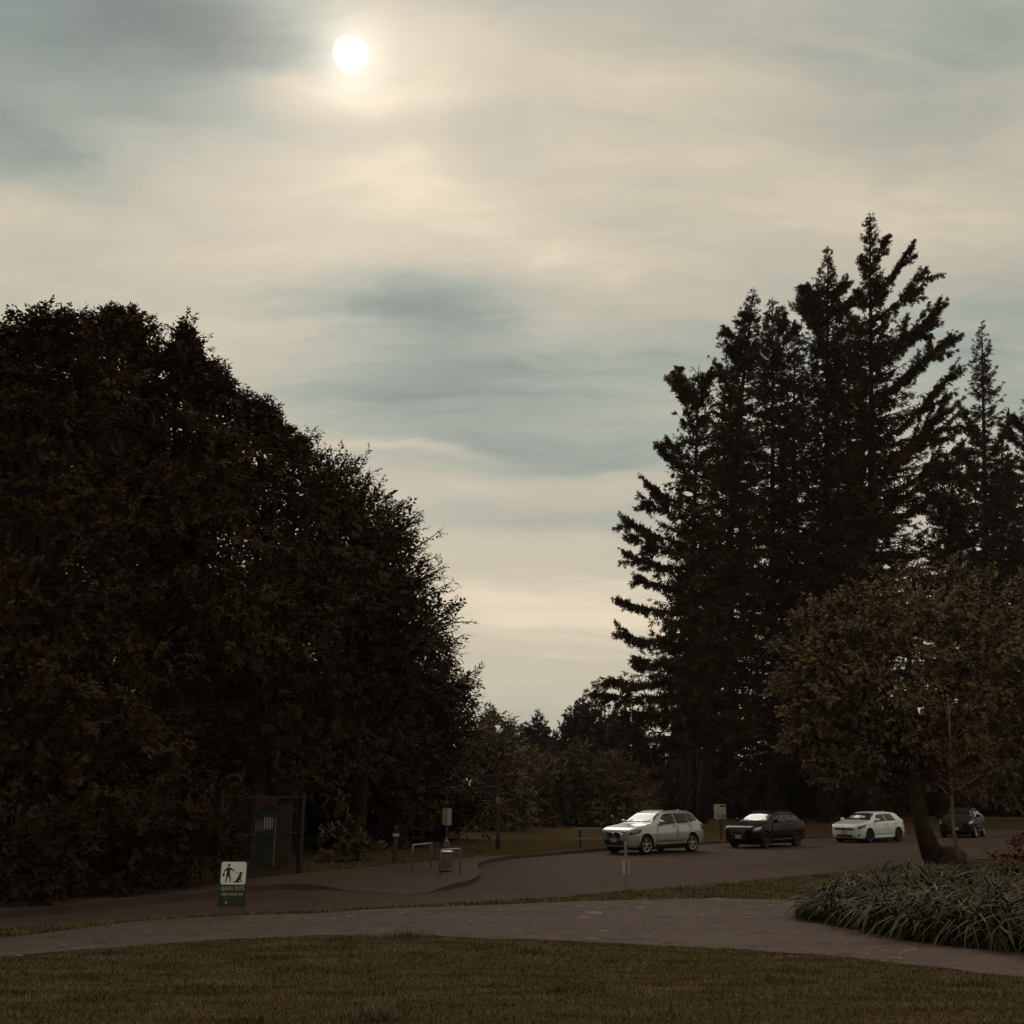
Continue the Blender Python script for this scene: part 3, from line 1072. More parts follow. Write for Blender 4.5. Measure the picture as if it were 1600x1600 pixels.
class CarShape:
    NV = 9

    def __init__(s, st, L):
        s.L = L
        st = np.array(st, float)
        s.sq = np.unique(np.concatenate([np.linspace(0, L, 90), st[:, 0]]))
        s.c = [pchip(st[:, 0], st[:, i], s.sq) for i in range(1, 6)]

    def ctrl(s, x):
        zb, belt, top, w, wt = (np.interp(x, s.sq, c) for c in s.c)
        ze = belt + (top - belt) * 0.86
        h = belt - zb
        return np.array([(0, zb), (w * 0.88, zb), (w * 0.965, zb + 0.07 * h), (w * 0.995, zb + 0.34 * h), (w, zb + 0.66 * h), (w * 0.965, belt),
                         (wt, ze), (wt * 0.88, ze + (top - ze) * 0.62), (wt * 0.5, top - 0.06 * (top - ze)), (0, top)])

    def at(s, x, v):
        """v from -9..9 counted from the roof centre: |v| = 9 bottom middle; sign = side (left +)"""
        c = s.ctrl(x)
        u = 9 - abs(v)
        i = min(int(u), 8)
        f = u - i
        p = c[i] * (1 - f) + c[i + 1] * f
        return Vector((s.L / 2 - x, p[0] if v >= 0 else -p[0], p[1]))

    def normal(s, x, v):
        e = 0.02
        a = s.at(min(x + e, s.L), v) - s.at(max(x - e, 0), v)
        v1, v2 = v - 0.04, v + 0.04
        b = s.at(x, v2) - s.at(x, v1)
        n = a.cross(b)
        n.normalize()
        mid = Vector((s.L / 2 - x, 0, 0.75))
        if n.dot(s.at(x, v) - mid) < 0:
            n = -n
        return n

    def body_mesh(s, mat):
        vs_list = [9, 8.5, 8, 7.6, 7.2, 6.8, 6.4, 6, 5.6, 5.2, 5, 4.8, 4.5, 4.2, 4, 3.5, 3, 2.7, 2.3, 2, 1.5, 1, 0.5, 0]
        ring = [v for v in vs_list] + [-v for v in vs_list[-2:0:-1]]
        V = []
        for x in s.sq:
            for v in ring:
                V.append(s.at(x, v))
        n = len(ring)
        F = []
        for i in range(len(s.sq) - 1):
            for j in range(n):
                k = (j + 1) % n
                F.append((i * n + j, i * n + k, (i + 1) * n + k, (i + 1) * n + j))
        F.append(tuple(range(n)))
        F.append(tuple((len(s.sq) - 1) * n + j for j in range(n))[::-1])
        mb = MB()
        mb.add(V, F)
        return mb

    def patch(s, name, corners, mat, parent, off=0.006, nu=12, nv=6, loc=None):
        """corners: [(s, v) x4] bottom-front, bottom-rear, top-rear, top-front on the car's surface; the rim is turned into the body"""
        (s0, v0), (s1, v1), (s2, v2), (s3, v3) = corners
        P, N = [], []
        for j in range(nv + 1):
            b = j / nv
            for i in range(nu + 1):
                a = i / nu
                x = (1 - b) * ((1 - a) * s0 + a * s1) + b * ((1 - a) * s3 + a * s2)
                v = (1 - b) * ((1 - a) * v0 + a * v1) + b * ((1 - a) * v3 + a * v2)
                P.append(s.at(x, v) + s.normal(x, v) * off)
                N.append(s.normal(x, v))
        w = nu + 1
        F = [(j * w + i, j * w + i + 1, (j + 1) * w + i + 1, (j + 1) * w + i) for j in range(nv) for i in range(nu)]
        rim = [i for i in range(w)] + [j * w + nu for j in range(1, nv + 1)] + [nv * w + i for i in range(nu - 1, -1, -1)] + [j * w for j in range(nv - 1, 0, -1)]
        k = len(P)
        for q in rim:
            P.append(P[q] - N[q] * (off + 0.012))
        m = len(rim)
        F += [(rim[i], rim[(i + 1) % m], k + (i + 1) % m, k + i) for i in range(m)]
        mb = MB()
        mb.add(P, F)
        return mb.build(name, mat, parent, smooth=True)


def cut(obj, cutter):
    md = obj.modifiers.new('cut', 'BOOLEAN')
    md.operation = 'DIFFERENCE'
    md.object = cutter
    md.solver = 'EXACT'
    md.material_mode = 'TRANSFER'
    dg = bpy.context.evaluated_depsgraph_get()
    me = bpy.data.meshes.new_from_object(obj.evaluated_get(dg))
    obj.modifiers.clear()
    old = obj.data
    obj.data = me
    bpy.data.meshes.remove(old)
    bpy.data.objects.remove(cutter)


def rounded(w, h, r, n=5):
    pts = []
    for cx, cy, a0 in ((w / 2 - r, h / 2 - r, 0), (-w / 2 + r, h / 2 - r, 90), (-w / 2 + r, -h / 2 + r, 180), (w / 2 - r, -h / 2 + r, 270)):
        for i in range(n + 1):
            a = R(a0 + 90 * i / n)
            pts.append((cx + r * math.cos(a), cy + r * math.sin(a)))
    return pts


def front_frame(x, y, z, tilt=0.0, yaw=0.0):
    """local x = car's right-to-left, local y = up, local z = forward"""
    m = Matrix(((0, 0, 1), (1, 0, 0), (0, 1, 0))).to_4x4()
    return Matrix.Translation((x, y, z)) @ Matrix.Rotation(yaw, 4, 'Z') @ Matrix.Rotation(-tilt, 4, 'Y') @ m


def wheel(parent, x, y, r, width, side, rim_mat, spokes=5, double=True, rim_r=0.70):
    o = bpy.data.objects.new('wheel', None)
    o.empty_display_size = 0.2
    o.location = (x, y, r)
    link(o, parent)
    w = width / 2
    mb = MB()
    mb.lathe([(r * rim_r, -w * 0.9), (r * 0.93, -w), (r * 0.99, -w * 0.75), (r, -w * 0.3), (r, w * 0.3), (r * 0.99, w * 0.75), (r * 0.93, w), (r * rim_r, w * 0.9)], 32, axis='Y')
    mb.f.pop(); mb.f.pop()
    mb.build('tyre', M['rubber'], o, smooth=True)
    mb = MB()
    rr = r * rim_r
    yo = side * w * 0.9
    # rim ring
    mb.lathe([(rr * 0.90, yo - side * 0.05), (rr * 0.90, yo), (rr * 1.0, yo + side * 0.012), (rr * 1.02, yo - side * 0.02)], 32, axis='Y')
    mb.f.pop(); mb.f.pop()
    for i in range(spokes):
        a = 2 * math.pi * i / spokes + 0.3
        for k in ((-0.16, 0.16) if double else (0.0,)):
            a2 = a + k
            rot = Matrix.Rotation(-a2, 3, 'Y')
            mb.box(rot @ Vector((rr * 0.5, 0, 0)) + Vector((0, yo - side * 0.025, 0)), (rr * 0.92, 0.03, rr * (0.10 if double else 0.20)), rot)
    mb.lathe([(rr * 0.2, yo - side * 0.03), (rr * 0.2, yo), (rr * 0.1, yo + side * 0.01)], 14, axis='Y')
    mb.build('rim', rim_mat, o)
    mb = MB()
    mb.lathe([(rr * 0.90, yo - side * 0.09), (rr * 0.90, yo - side * 0.07)], 24, axis='Y')
    mb.build('brake_disc', M['trim'], o)
    return o


def make_car(name, label, loc, rz, c):
    S = CarShape(c['st'], c['L'])
    L = c['L']
    root = thing(name, loc, label, 'car', rz, 'cars parked along the kerb')
    body = S.body_mesh(c['paint']).build('body', c['paint'], None, smooth=True)
    body.data.materials.append(M['trim'])
    r, wb, fo = c['r'], c['wb'], c['fo']
    W_ = max(row[4] for row in c['st'])
    cm = MB()
    for sx in (fo, fo + wb):
        for sy in (1, -1):
            cm.lathe([(r + 0.065, sy * (W_ - 0.34)), (r + 0.065, sy * (W_ + 0.3))], 36, c=(L / 2 - sx, 0, r + 0.01), axis='Y')
    cutter = cm.build('cutter', M['trim'])
    cut(body, cutter)
    body.parent = root
    bm = bmesh.new()
    bm.from_mesh(body.data)
    for e in bm.edges:
        if len(e.link_faces) == 2 and e.calc_face_angle(0) > 0.7:
            e.smooth = False
    bm.to_mesh(body.data)
    bm.free()
    body.data.polygons.foreach_set('use_smooth', [True] * len(body.data.polygons))
    for sx in (fo, fo + wb):
        for sy in (1, -1):
            wheel(root, L / 2 - sx, sy * (W_ - 0.125), r, 0.225, sy, c['rim'], c.get('spokes', 5), c.get('double', True))
            # arch moulding
            mb = MB()
            pts = []
            for k in range(15):
                a = R(-8 + 196 * k / 14)
                px, pz = L / 2 - sx + (r + 0.075) * math.cos(a), r + 0.01 + (r + 0.075) * math.sin(a)
                pts.append((px, sy * (W_ - 0.012), pz))
            mb.tube(pts, c.get('arch', 0.02), 6)
            mb.build('wheel_arch', M['trim'] if c.get('clad') else c['paint'], root, smooth=True)
    # glass
    cw, hd = c['cowl'], c['header']
    S.patch('windscreen', [(cw, -2.9), (cw, 2.9), (hd, 2.75), (hd, -2.75)], M['windscreen'], root, 0.006, 16, 8)
    rw = c['rear_window']
    S.patch('rear_window', [(rw[1], -2.6), (rw[1], 2.6), (rw[0], 2.5), (rw[0], -2.5)], M['glass'], root, 0.006, 12, 6)
    for sy in (1, -1):
        for nm, q in c['side_glass']:
            S.patch(nm, [(a, sy * b) for a, b in q], M['glass'], root, 0.006, 10, 4)
        for nm, q, hnd in c['doors']:
            d = S.patch(nm, [(a, sy * b) for a, b in q], c['paint'], root, 0.004, 12, 8)
            hp = S.at(hnd[0], sy * hnd[1]) + S.normal(hnd[0], sy * hnd[1]) * 0.03
            hb = MB()
            hb.box(hp, (0.20, 0.03, 0.03))
            hb.build('handle', c.get('handle', c['paint']), d, bevel=0.008)
        # window surround
        if c.get('chrome_line'):
            pts = [S.at(a, sy * b) + S.normal(a, sy * b) * 0.012 for a, b in c['chrome_line']]
            mb = MB()
            mb.tube(pts, 0.013, 6)
            mb.build('window_trim', c['line_mat'], root, smooth=True)
        # mirror
        mp_ = S.at(c['mirror'][0], sy * 4.0) + Vector((0, sy * 0.11, c['mirror'][1]))
        mb = MB()
        prof = [(0.02, -0.11), (0.065, -0.095), (0.085, -0.03), (0.085, 0.04), (0.06, 0.10), (0.02, 0.115)]
        mb.lathe(prof, 14, axis='Y')
        mb.v = [tuple(Vector((p[0] * 0.95, p[1], p[2] * 0.95)) + mp_) for p in mb.v]
        mo = mb.build('wing_mirror', c.get('mirror_paint', c['paint']), root, smooth=True)
        mb = MB()
        mb.tube([mp_ + Vector((0, -sy * 0.05, -0.05)), mp_ + Vector((0, -sy * 0.15, -0.10))], 0.03, 8)
        mb.build('mirror_arm', M['trim'], mo)
        # lamps
        hl = S.patch('headlight', [(a, sy * b) for a, b in c['headlight']], c.get('lamp', M['lamp_glass']), root, 0.010, 8, 4)
        if c.get('drl'):
            S.patch('running_light', [(a, sy * b) for a, b in c['drl']], M['lamp_glass'], hl, 0.018, 6, 2)
        S.patch('tail_light', [(a, sy * b) for a, b in c['tail']], M['tail_red'], root, 0.008, 8, 4)
        if c.get('rails'):
            a0, a1, vv = c['rails']
            pts = [S.at(a0 + (a1 - a0) * k / 9, sy * vv) + Vector((0, 0, 0.035 if 0 < k < 9 else 0.0)) for k in range(10)]
            mb = MB()
            mb.tube(pts, 0.016, 6)
            mb.build('roof_rail', c['rail_mat'], root, smooth=True)
        sl = c['sill']
        S.patch('sill', [(sl[0], sy * 7.4), (sl[1], sy * 7.4), (sl[1], sy * 6.55), (sl[0], sy * 6.55)], M['trim'] if c.get('dark_sill') else c['paint'], root, 0.012, 10, 3)
        if c.get('sill_line'):
            S.patch('sill_trim', [(sl[0] + .05, sy * 6.75), (sl[1] - .05, sy * 6.75), (sl[1] - .05, sy * 6.6), (sl[0] + .05, sy * 6.6)], c['sill_line'], root, 0.022, 10, 1)
    if c.get('sunroof'):
        a0, a1, v0 = c['sunroof']
        S.patch('sunroof', [(a0, -v0), (a0, v0), (a1, v0), (a1, -v0)], M['glass'], root, 0.007, 10, 6)
    for fn in c['front']:
        fn(root, S)
    if c.get('fin'):
        mb = MB()
        x = c['fin']
        p = S.at(x, 0)
        mb.add([p + Vector((0.10, -.02, -.01)), p + Vector((0.10, .02, -.01)), p + Vector((-0.08, .02, -.01)), p + Vector((-0.08, -.02, -.01)), p + Vector((-0.05, -.008, .055)), p + Vector((-0.05, .008, .055)), p + Vector((-.02, 0, .05))],
               [(0, 1, 2, 3), (0, 6, 1), (0, 3, 4, 6), (1, 6, 5, 2), (2, 5, 4, 3), (4, 5, 6)])
        mb.build('aerial', c['paint'], root)
    # underside and wipers
    mb = MB()
    mb.box((0, 0, c['st'][5][1] + 0.02 - 0.06), (L * 0.8, W_ * 1.2, 0.10))
    mb.build('underbody', M['trim'], root)
    for sy in (0.15, -0.45):
        mb = MB()
        p0 = S.at(cw + 0.02, 1.2) * 1
        a = S.at(cw + 0.03, 2.3 * sy / 0.45) + Vector((0, 0, 0.025))
        b = S.at(cw + 0.16, 2.3 * (sy / 0.45) + 1.2) + Vector((0, 0, 0.03))
        mb.tube([a, b], 0.010, 5)
        mb.build('wiper', M['trim'], root)
    return root


def plate_at(x, z, tilt=0.1, y=0.0):
    def f(root, S):
        mb = MB()
        mb.prism(rounded(0.31, 0.155, 0.015, 3), 0.012, front_frame(S.L / 2 - x, y, z, tilt))
        mb.build('number_plate', M['plate'], root)
    return f


def face_panel(name, x, y, z, w, h, r, mat, depth=0.03, tilt=0.0, yaw=0.0):
    def f(root, S):
        mb = MB()
        mb.prism(rounded(w, h, r, 4), depth, front_frame(S.L / 2 - x, y, z, tilt, yaw))
        return mb.build(name, mat, root)
    return f


def ring_panel(name, x, y, z, w, h, r, t, mat, depth=0.04, tilt=0.0, yaw=0.0):
    def f(root, S):
        a, b = rounded(w, h, r, 4), rounded(w - 2 * t, h - 2 * t, max(0.01, r - t), 4)
        M4 = front_frame(S.L / 2 - x, y, z, tilt, yaw)
        n = len(a)
        vs = [M4 @ Vector((p[0], p[1], zz)) for pts, zz in ((a, 0), (a, depth), (b, depth), (b, 0)) for p in pts]
        fs = []
        for k in range(4):
            k2 = (k + 1) % 4
            fs += [(k * n + i, k * n + (i + 1) % n, k2 * n + (i + 1) % n, k2 * n + i) for i in range(n)]
        mb = MB()
        mb.add(vs, fs)
        return mb.build(name, mat, root, smooth=False)
    return f


def bars_panel(name, x, y, z, w, h, n, mat, vertical=True, tilt=0.0, yaw=0.0):
    def f(root, S):
        M4 = front_frame(S.L / 2 - x, y, z, tilt, yaw)
        mb = MB()
        for i in range(n):
            u = (i + 0.5) / n - 0.5
            if vertical:
                poly = [(u * w - .006, -h / 2), (u * w + .006, -h / 2), (u * w + .006, h / 2), (u * w - .006, h / 2)]
            else:
                poly = [(-w / 2, u * h - .006), (w / 2, u * h - .006), (w / 2, u * h + .006), (-w / 2, u * h + .006)]
            mb.prism(poly, 0.02, M4)
        return mb.build(name, mat, root)
    return f


def poly_panel(name, x, y, z, poly, mat, depth=0.03, tilt=0.0, yaw=0.0):
    def f(root, S):
        mb = MB()
        mb.prism(poly, depth, front_frame(S.L / 2 - x, y, z, tilt, yaw))
        return mb.build(name, mat, root)
    return f


def emblem(x, z, kind, r=0.045, tilt=0.15):
    def f(root, S):
        M4 = front_frame(S.L / 2 - x, 0, z, tilt)
        disc = [(r * math.cos(R(15 * i)), r * math.sin(R(15 * i))) for i in range(24)]
        if kind == 'roundel':
            mb = MB(); mb.prism(disc, 0.01, M4)
            e = mb.build('emblem', M['trim'], root)
            mb = MB()
            for a0 in (90, 270):
                q = [(0, 0)] + [(r * .7 * math.cos(R(a0 + 15 * i)), r * .7 * math.sin(R(a0 + 15 * i))) for i in range(7)]
                mb.prism(q, 0.013, M4)
            mb.build('emblem_field', M['sign_white'], e)
        elif kind == 'letters':
            mb = MB(); mb.prism(disc, 0.01, M4)
            e = mb.build('emblem', M['chrome'], root)
            mb = MB()
            d2 = [(p[0] * .84, p[1] * .84) for p in disc]
            mb.prism(d2, 0.012, M4)
            mb.build('emblem_field', M['trim'], e)
            mb = MB()

            def stroke(a, b, w=0.12):
                a, b = Vector(a) * r, Vector(b) * r
                d = (b - a).normalized() * 1
                nn = Vector((-d.y, d.x)) * w * r * 0.5
                mb.prism([tuple(a - nn), tuple(b - nn), tuple(b + nn), tuple(a + nn)], 0.016, M4)
            stroke((-.32, .78), (0, .12)); stroke((.32, .78), (0, .12))
            stroke((-.70, .46), (-.28, -.66)); stroke((-.28, -.66), (0, 0)); stroke((0, 0), (.28, -.66)); stroke((.28, -.66), (.70, .46))
            mb.build('emblem_letters', M['chrome'], e)
        else:
            mb = MB(); mb.prism([(p[0] * 1.6, p[1] * .85) for p in disc], 0.012, M4)
            mb.build('emblem', M['chrome'], root)
    return f


X3 = dict(L=4.71, wb=2.864, fo=0.86, r=0.365, paint=M['silver'], rim=M['alloy'], spokes=5,
          st=[(0.00, .47, .70, .73, .50, .42), (.04, .36, .81, .845, .66, .54), (.12, .28, .90, .94, .775, .64), (.30, .25, .96, 1.015, .875, .74),
              (.70, .25, 1.005, 1.075, .93, .79), (1.15, .25, 1.05, 1.135, .945, .80), (1.36, .25, 1.07, 1.185, .945, .775), (2.08, .25, 1.09, 1.585, .945, .635),
              (2.35, .25, 1.10, 1.635, .945, .63), (2.90, .25, 1.115, 1.66, .945, .635), (3.60, .25, 1.145, 1.64, .945, .62), (4.12, .27, 1.175, 1.585, .93, .585),
              (4.38, .30, 1.16, 1.385, .91, .60), (4.56, .33, 1.03, 1.15, .86, .66), (4.67, .38, .93, .985, .79, .66), (4.71, .46, .82, .86, .70, .58)],
          cowl=1.40, header=2.04, rear_window=(4.16, 4.42),
          side_glass=[('front_window', [(1.58, 3.93), (2.74, 3.93), (2.74, 3.14), (2.10, 3.14)]), ('rear_door_window', [(2.79, 3.93), (3.58, 3.93), (3.56, 3.14), (2.79, 3.14)]),
                      ('quarter_window', [(3.62, 3.93), (4.10, 3.80), (3.92, 3.22), (3.60, 3.14)])],
          chrome_line=[(1.56, 3.98), (2.2, 3.98), (2.8, 3.98), (3.6, 3.98), (4.02, 3.94), (4.16, 3.72), (4.04, 3.3), (3.85, 3.1), (3.5, 3.06), (2.8, 3.06), (2.2, 3.08)], line_mat=M['alloy'],
          doors=[('front_door', [(1.45, 6.3), (2.74, 6.3), (2.76, 4.12), (1.50, 4.12)], (2.58, 4.25)), ('rear_door', [(2.78, 6.3), (3.42, 6.3), (3.72, 4.12), (2.80, 4.12)], (3.58, 4.25))],
          mirror=(1.70, 0.13), headlight=[(.085, 4.75), (.56, 4.62), (.60, 4.12), (.07, 4.15)], lamp=M['lamp_dark'],
          drl=[(.16, 4.50), (.42, 4.46), (.44, 4.30), (.16, 4.32)], tail=[(4.32, 4.9), (4.62, 4.9), (4.60, 4.2), (4.30, 4.2)],
          rails=(2.30, 4.0, 2.6), rail_mat=M['alloy'], sill=(1.42, 3.32), dark_sill=True, sill_line=M['steel'], sunroof=(2.38, 3.55, 1.9), fin=3.95, arch=0.022,
          front=[lambda r_, S: [ring_panel('kidney_grille', -.015, s * .185, .72, .34, .25, .07, .022, M['chrome'], .05, -.12)(r_, S) for s in (1, -1)],
                 lambda r_, S: [face_panel('grille_backing', .0, s * .185, .72, .31, .22, .06, M['trim'], .03, -.12)(r_, S) for s in (1, -1)],
                 lambda r_, S: [bars_panel('grille_slats', -.012, s * .185, .72, .29, .205, 7, M['dark_steel'], True, -.12)(r_, S) for s in (1, -1)],
                 face_panel('lower_intake', .035, 0, .46, 1.05, .15, .05, M['trim'], .06, -.0),
                 lambda r_, S: [poly_panel('bumper_trim', .055, 0, .40, [(s * .45, .17), (s * .70, .17), (s * .70, .14), (s * .55, .135), (s * .46, .02), (s * .70, 0.02), (s * .70, -.015), (s * .42, -.02)][::s], M['alloy'], .055)(r_, S) for s in (1, -1)],
                 lambda r_, S: [face_panel('fog_light', .14, s * .66, .50, .16, .05, .02, M['lamp_glass'], .06, 0, s * .5)(r_, S) for s in (1, -1)],
                 face_panel('skid_plate', .05, 0, .335, .95, .05, .02, M['steel'], .04),
                 plate_at(-.045, .545, 0.0), emblem(.03, .86, 'roundel', .042, .9)])

CROSS = dict(L=4.45, wb=2.635, fo=0.90, r=0.345, paint=M['black_paint'], rim=M['dark_alloy'], spokes=5, double=False,
             st=[(0.00, .46, .68, .71, .48, .40), (.05, .34, .79, .82, .65, .54), (.14, .27, .86, .90, .75, .62), (.32, .24, .91, .965, .83, .70),
                 (.70, .24, .955, 1.02, .875, .75), (1.02, .24, .99, 1.07, .89, .76), (1.24, .24, 1.01, 1.115, .89, .73), (1.98, .24, 1.03, 1.475, .89, .60),
                 (2.25, .24, 1.045, 1.535, .89, .60), (2.75, .24, 1.06, 1.565, .89, .60), (3.40, .24, 1.09, 1.545, .89, .59), (3.88, .26, 1.115, 1.47, .88, .56),
                 (4.18, .30, 1.10, 1.24, .86, .58), (4.33, .34, .98, 1.08, .81, .62), (4.42, .40, .88, .93, .74, .62), (4.45, .48, .78, .82, .66, .54)],
             cowl=1.28, header=1.94, rear_window=(3.92, 4.19),
             side_glass=[('front_window', [(1.46, 3.93), (2.56, 3.93), (2.56, 3.14), (1.98, 3.14)]), ('rear_door_window', [(2.61, 3.93), (3.36, 3.93), (3.34, 3.14), (2.61, 3.14)]),
                         ('quarter_window', [(3.41, 3.93), (3.86, 3.72), (3.62, 3.28), (3.38, 3.16)])],
             doors=[('front_door', [(1.36, 6.2), (2.56, 6.2), (2.58, 4.12), (1.40, 4.12)], (2.42, 4.35)), ('rear_door', [(2.60, 6.2), (3.16, 6.2), (3.46, 4.12), (2.62, 4.12)], (3.34, 4.35))],
             mirror=(1.58, 0.13), headlight=[(.10, 4.85), (.52, 4.62), (.62, 4.10), (.10, 4.12)], tail=[(4.10, 4.9), (4.36, 4.9), (4.34, 4.2), (4.06, 4.2)],
             rails=(2.15, 3.75, 2.7), rail_mat=M['trim'], sill=(1.35, 3.10), dark_sill=True, clad=True, arch=0.034, fin=3.7,
             front=[poly_panel('grille', -.005, 0, .665, [(-.34, .10), (-.38, .06), (-.30, -.10), (.30, -.10), (.38, .06), (.34, .10)], M['trim'], .035, -.1),
                    lambda r_, S: [poly_panel('grille_bar', -.035, 0, .665, q, M['chrome'], .025, -.1)(r_, S) for q in (
                        [(-.30, -.105), (.30, -.105), (.31, -.075), (-.31, -.075)], [(-.36, .105), (-.395, .06), (-.31, -.105), (-.28, -.10), (-.355, .06), (-.33, .09)],
                        [(.36, .105), (.33, .09), (.355, .06), (.28, -.10), (.31, -.105), (.395, .06)], [(-.36, .085), (.36, .085), (.35, .112), (-.35, .112)],
                        [(-.34, .02), (-.10, .02), (-.12, .045), (-.35, .045)], [(.10, .02), (.34, .02), (.35, .045), (.12, .045)])],
                    face_panel('lower_intake', .03, 0, .42, .85, .11, .04, M['trim'], .05), plate_at(-.03, .50, 0.0, 0.03),
                    lambda r_, S: [face_panel('fog_light', .17, s * .64, .44, .18, .035, .015, M['lamp_glass'], .06, 0, s * .5)(r_, S) for s in (1, -1)],
                    emblem(-.055, .70, 'oval', .038, 0.0)])

GOLF = dict(L=4.26, wb=2.63, fo=0.85, r=0.318, paint=M['white_paint'], rim=M['dark_alloy'], spokes=5, double=False,
            st=[(0.00, .38, .64, .67, .50, .42), (.05, .26, .735, .765, .66, .55), (.14, .20, .80, .84, .765, .65), (.32, .18, .85, .90, .85, .73),
                (.62, .17, .895, .955, .89, .78), (.92, .17, .925, 1.00, .90, .78), (1.10, .17, .94, 1.04, .90, .75), (1.84, .17, .955, 1.385, .90, .61),
                (2.10, .17, .965, 1.44, .90, .605), (2.60, .17, .98, 1.46, .90, .61), (3.30, .17, 1.00, 1.44, .90, .60), (3.82, .19, 1.03, 1.385, .89, .57),
                (4.02, .22, 1.03, 1.22, .87, .60), (4.15, .27, .95, 1.02, .83, .64), (4.23, .33, .84, .88, .76, .64), (4.26, .42, .74, .77, .68, .56)],
            cowl=1.14, header=1.80, rear_window=(3.84, 4.03),
            side_glass=[('front_window', [(1.32, 3.93), (2.48, 3.93), (2.48, 3.14), (1.86, 3.14)]), ('rear_door_window', [(2.53, 3.93), (3.36, 3.93), (3.22, 3.14), (2.53, 3.14)])],
            doors=[('front_door', [(1.30, 6.3), (2.48, 6.3), (2.50, 4.10), (1.33, 4.10)], (2.33, 4.4)), ('rear_door', [(2.52, 6.3), (3.06, 6.3), (3.40, 4.10), (2.54, 4.10)], (3.24, 4.4))],
            mirror=(1.46, 0.12), headlight=[(.10, 4.80), (.52, 4.62), (.56, 4.10), (.10, 4.14)], lamp=M['lamp_dark'], tail=[(3.98, 4.9), (4.20, 4.9), (4.18, 4.2), (3.96, 4.2)],
            sill=(1.27, 3.06), arch=0.012, fin=3.6,
            front=[face_panel('grille', -.012, 0, .655, 1.06, .075, .03, M['trim'], .03, 0), face_panel('lower_intake', .022, 0, .335, .86, .10, .04, M['trim'], .045),
                   plate_at(-.03, .49, 0.0), emblem(-.05, .665, 'letters', .062, 0.0),
                   lambda r_, S: [poly_panel('bumper_vent', .12, s * .66, .38, [(-.10, -.05), (.10, -.05), (.11, .05), (-.11, .035)], M['trim'], .05, 0, s * .45)(r_, S) for s in (1, -1)]])

DARK = dict(CROSS, paint=M['dark_paint'], rim=M['alloy'], clad=False, arch=0.016, rails=None, L=4.45)


def car_at(px, py, alpha, spec, label):
    g = gp(px, py)
    return make_car('parked_car', label, (g.x, g.y, 0.004), R(180 + alpha), spec)


car_at(1022, 1332, 42, X3, 'silver sports utility car with twin grille, parked beside the low wooden rail')
car_at(1197, 1323, 45, CROSS, 'black crossover car with chrome-edged grille, parked between the silver and the white car')
car_at(1358, 1315, 40, GOLF, 'small white hatchback car parked beyond the black crossover')
car_at(1506, 1307.5, 57, DARK, 'dark charcoal car half hidden behind the cherry trunk and the sapling')

# ------------------------------------------------------------------ leash sign
def text_mesh(body, size, mat, parent, name, M4, spacing=1.0, depth=0.0012, shear=0.0, align='CENTER', fit=None):
    cu = bpy.data.curves.new(name, 'FONT')
    cu.body = body
    cu.size = size
    cu.align_x = align
    cu.align_y = 'BOTTOM_BASELINE'
    cu.space_character = spacing
    cu.extrude = depth
    cu.shear = shear
    cu.offset = size * 0.012
    fitw = fit
    tmp = bpy.data.objects.new(name, cu)
    COL.objects.link(tmp)
    dg = bpy.context.evaluated_depsgraph_get()
    me = bpy.data.meshes.new_from_object(tmp.evaluated_get(dg))
    bpy.data.objects.remove(tmp)
    if fitw:
        xs = [v.co.x for v in me.vertices]
        f = fitw / (max(xs) - min(xs))
        me.transform(Matrix.Diagonal((f, 1, 1, 1)))
    me.transform(M4)
    me.materials.clear()
    me.materials.append(mat)
    return link(bpy.data.objects.new(name, me), parent)


FACE = Matrix(((1, 0, 0, 0), (0, 0, 1, 0), (0, 1, 0, 0), (0, 0, 0, 1)))   # local x right, y up, z away from the viewer (+Y)


def face_at(x, y, z):
    return Matrix.Translation((x, y, z)) @ Matrix(((1, 0, 0, 0), (0, 0, -1, 0), (0, 1, 0, 0), (0, 0, 0, 1)))   # z towards the viewer


sp = gp(361, 1427)
sc = 1.0 / ppm(sp.y, 1390)
leash = thing('park_sign', (sp.x, sp.y, 0), 'small green sign with white panel of a person walking a dog, reading LEASH PETS', 'sign', R(-3))
bw, bh, bz = 45 * sc, 68 * sc, 9 * sc
mb = MB()
mb.prism(rounded(bw, bh, 0.02, 4), 0.012, face_at(0, 0, bz + bh / 2))
mb.build('board', M['sign_green'], leash)
pw, ph = bw * 0.88, bh * 0.495
pz = bz + bh * 0.735
mb = MB()
mb.prism(rounded(pw, ph, 0.045, 6), 0.006, face_at(0, -0.010, pz))
panel = mb.build('pictogram_panel', M['sign_white'], leash)
u = pw / 640.0   # pictogram units from the enlarged photograph


def pic(polys, name):
    mb = MB()
    for q in polys:
        mb.prism([((x - 697) * u, (622 - y) * u) for x, y in q], 0.003, face_at(0, -0.0165, pz))
    return mb.build(name, M['sign_ink'], panel)


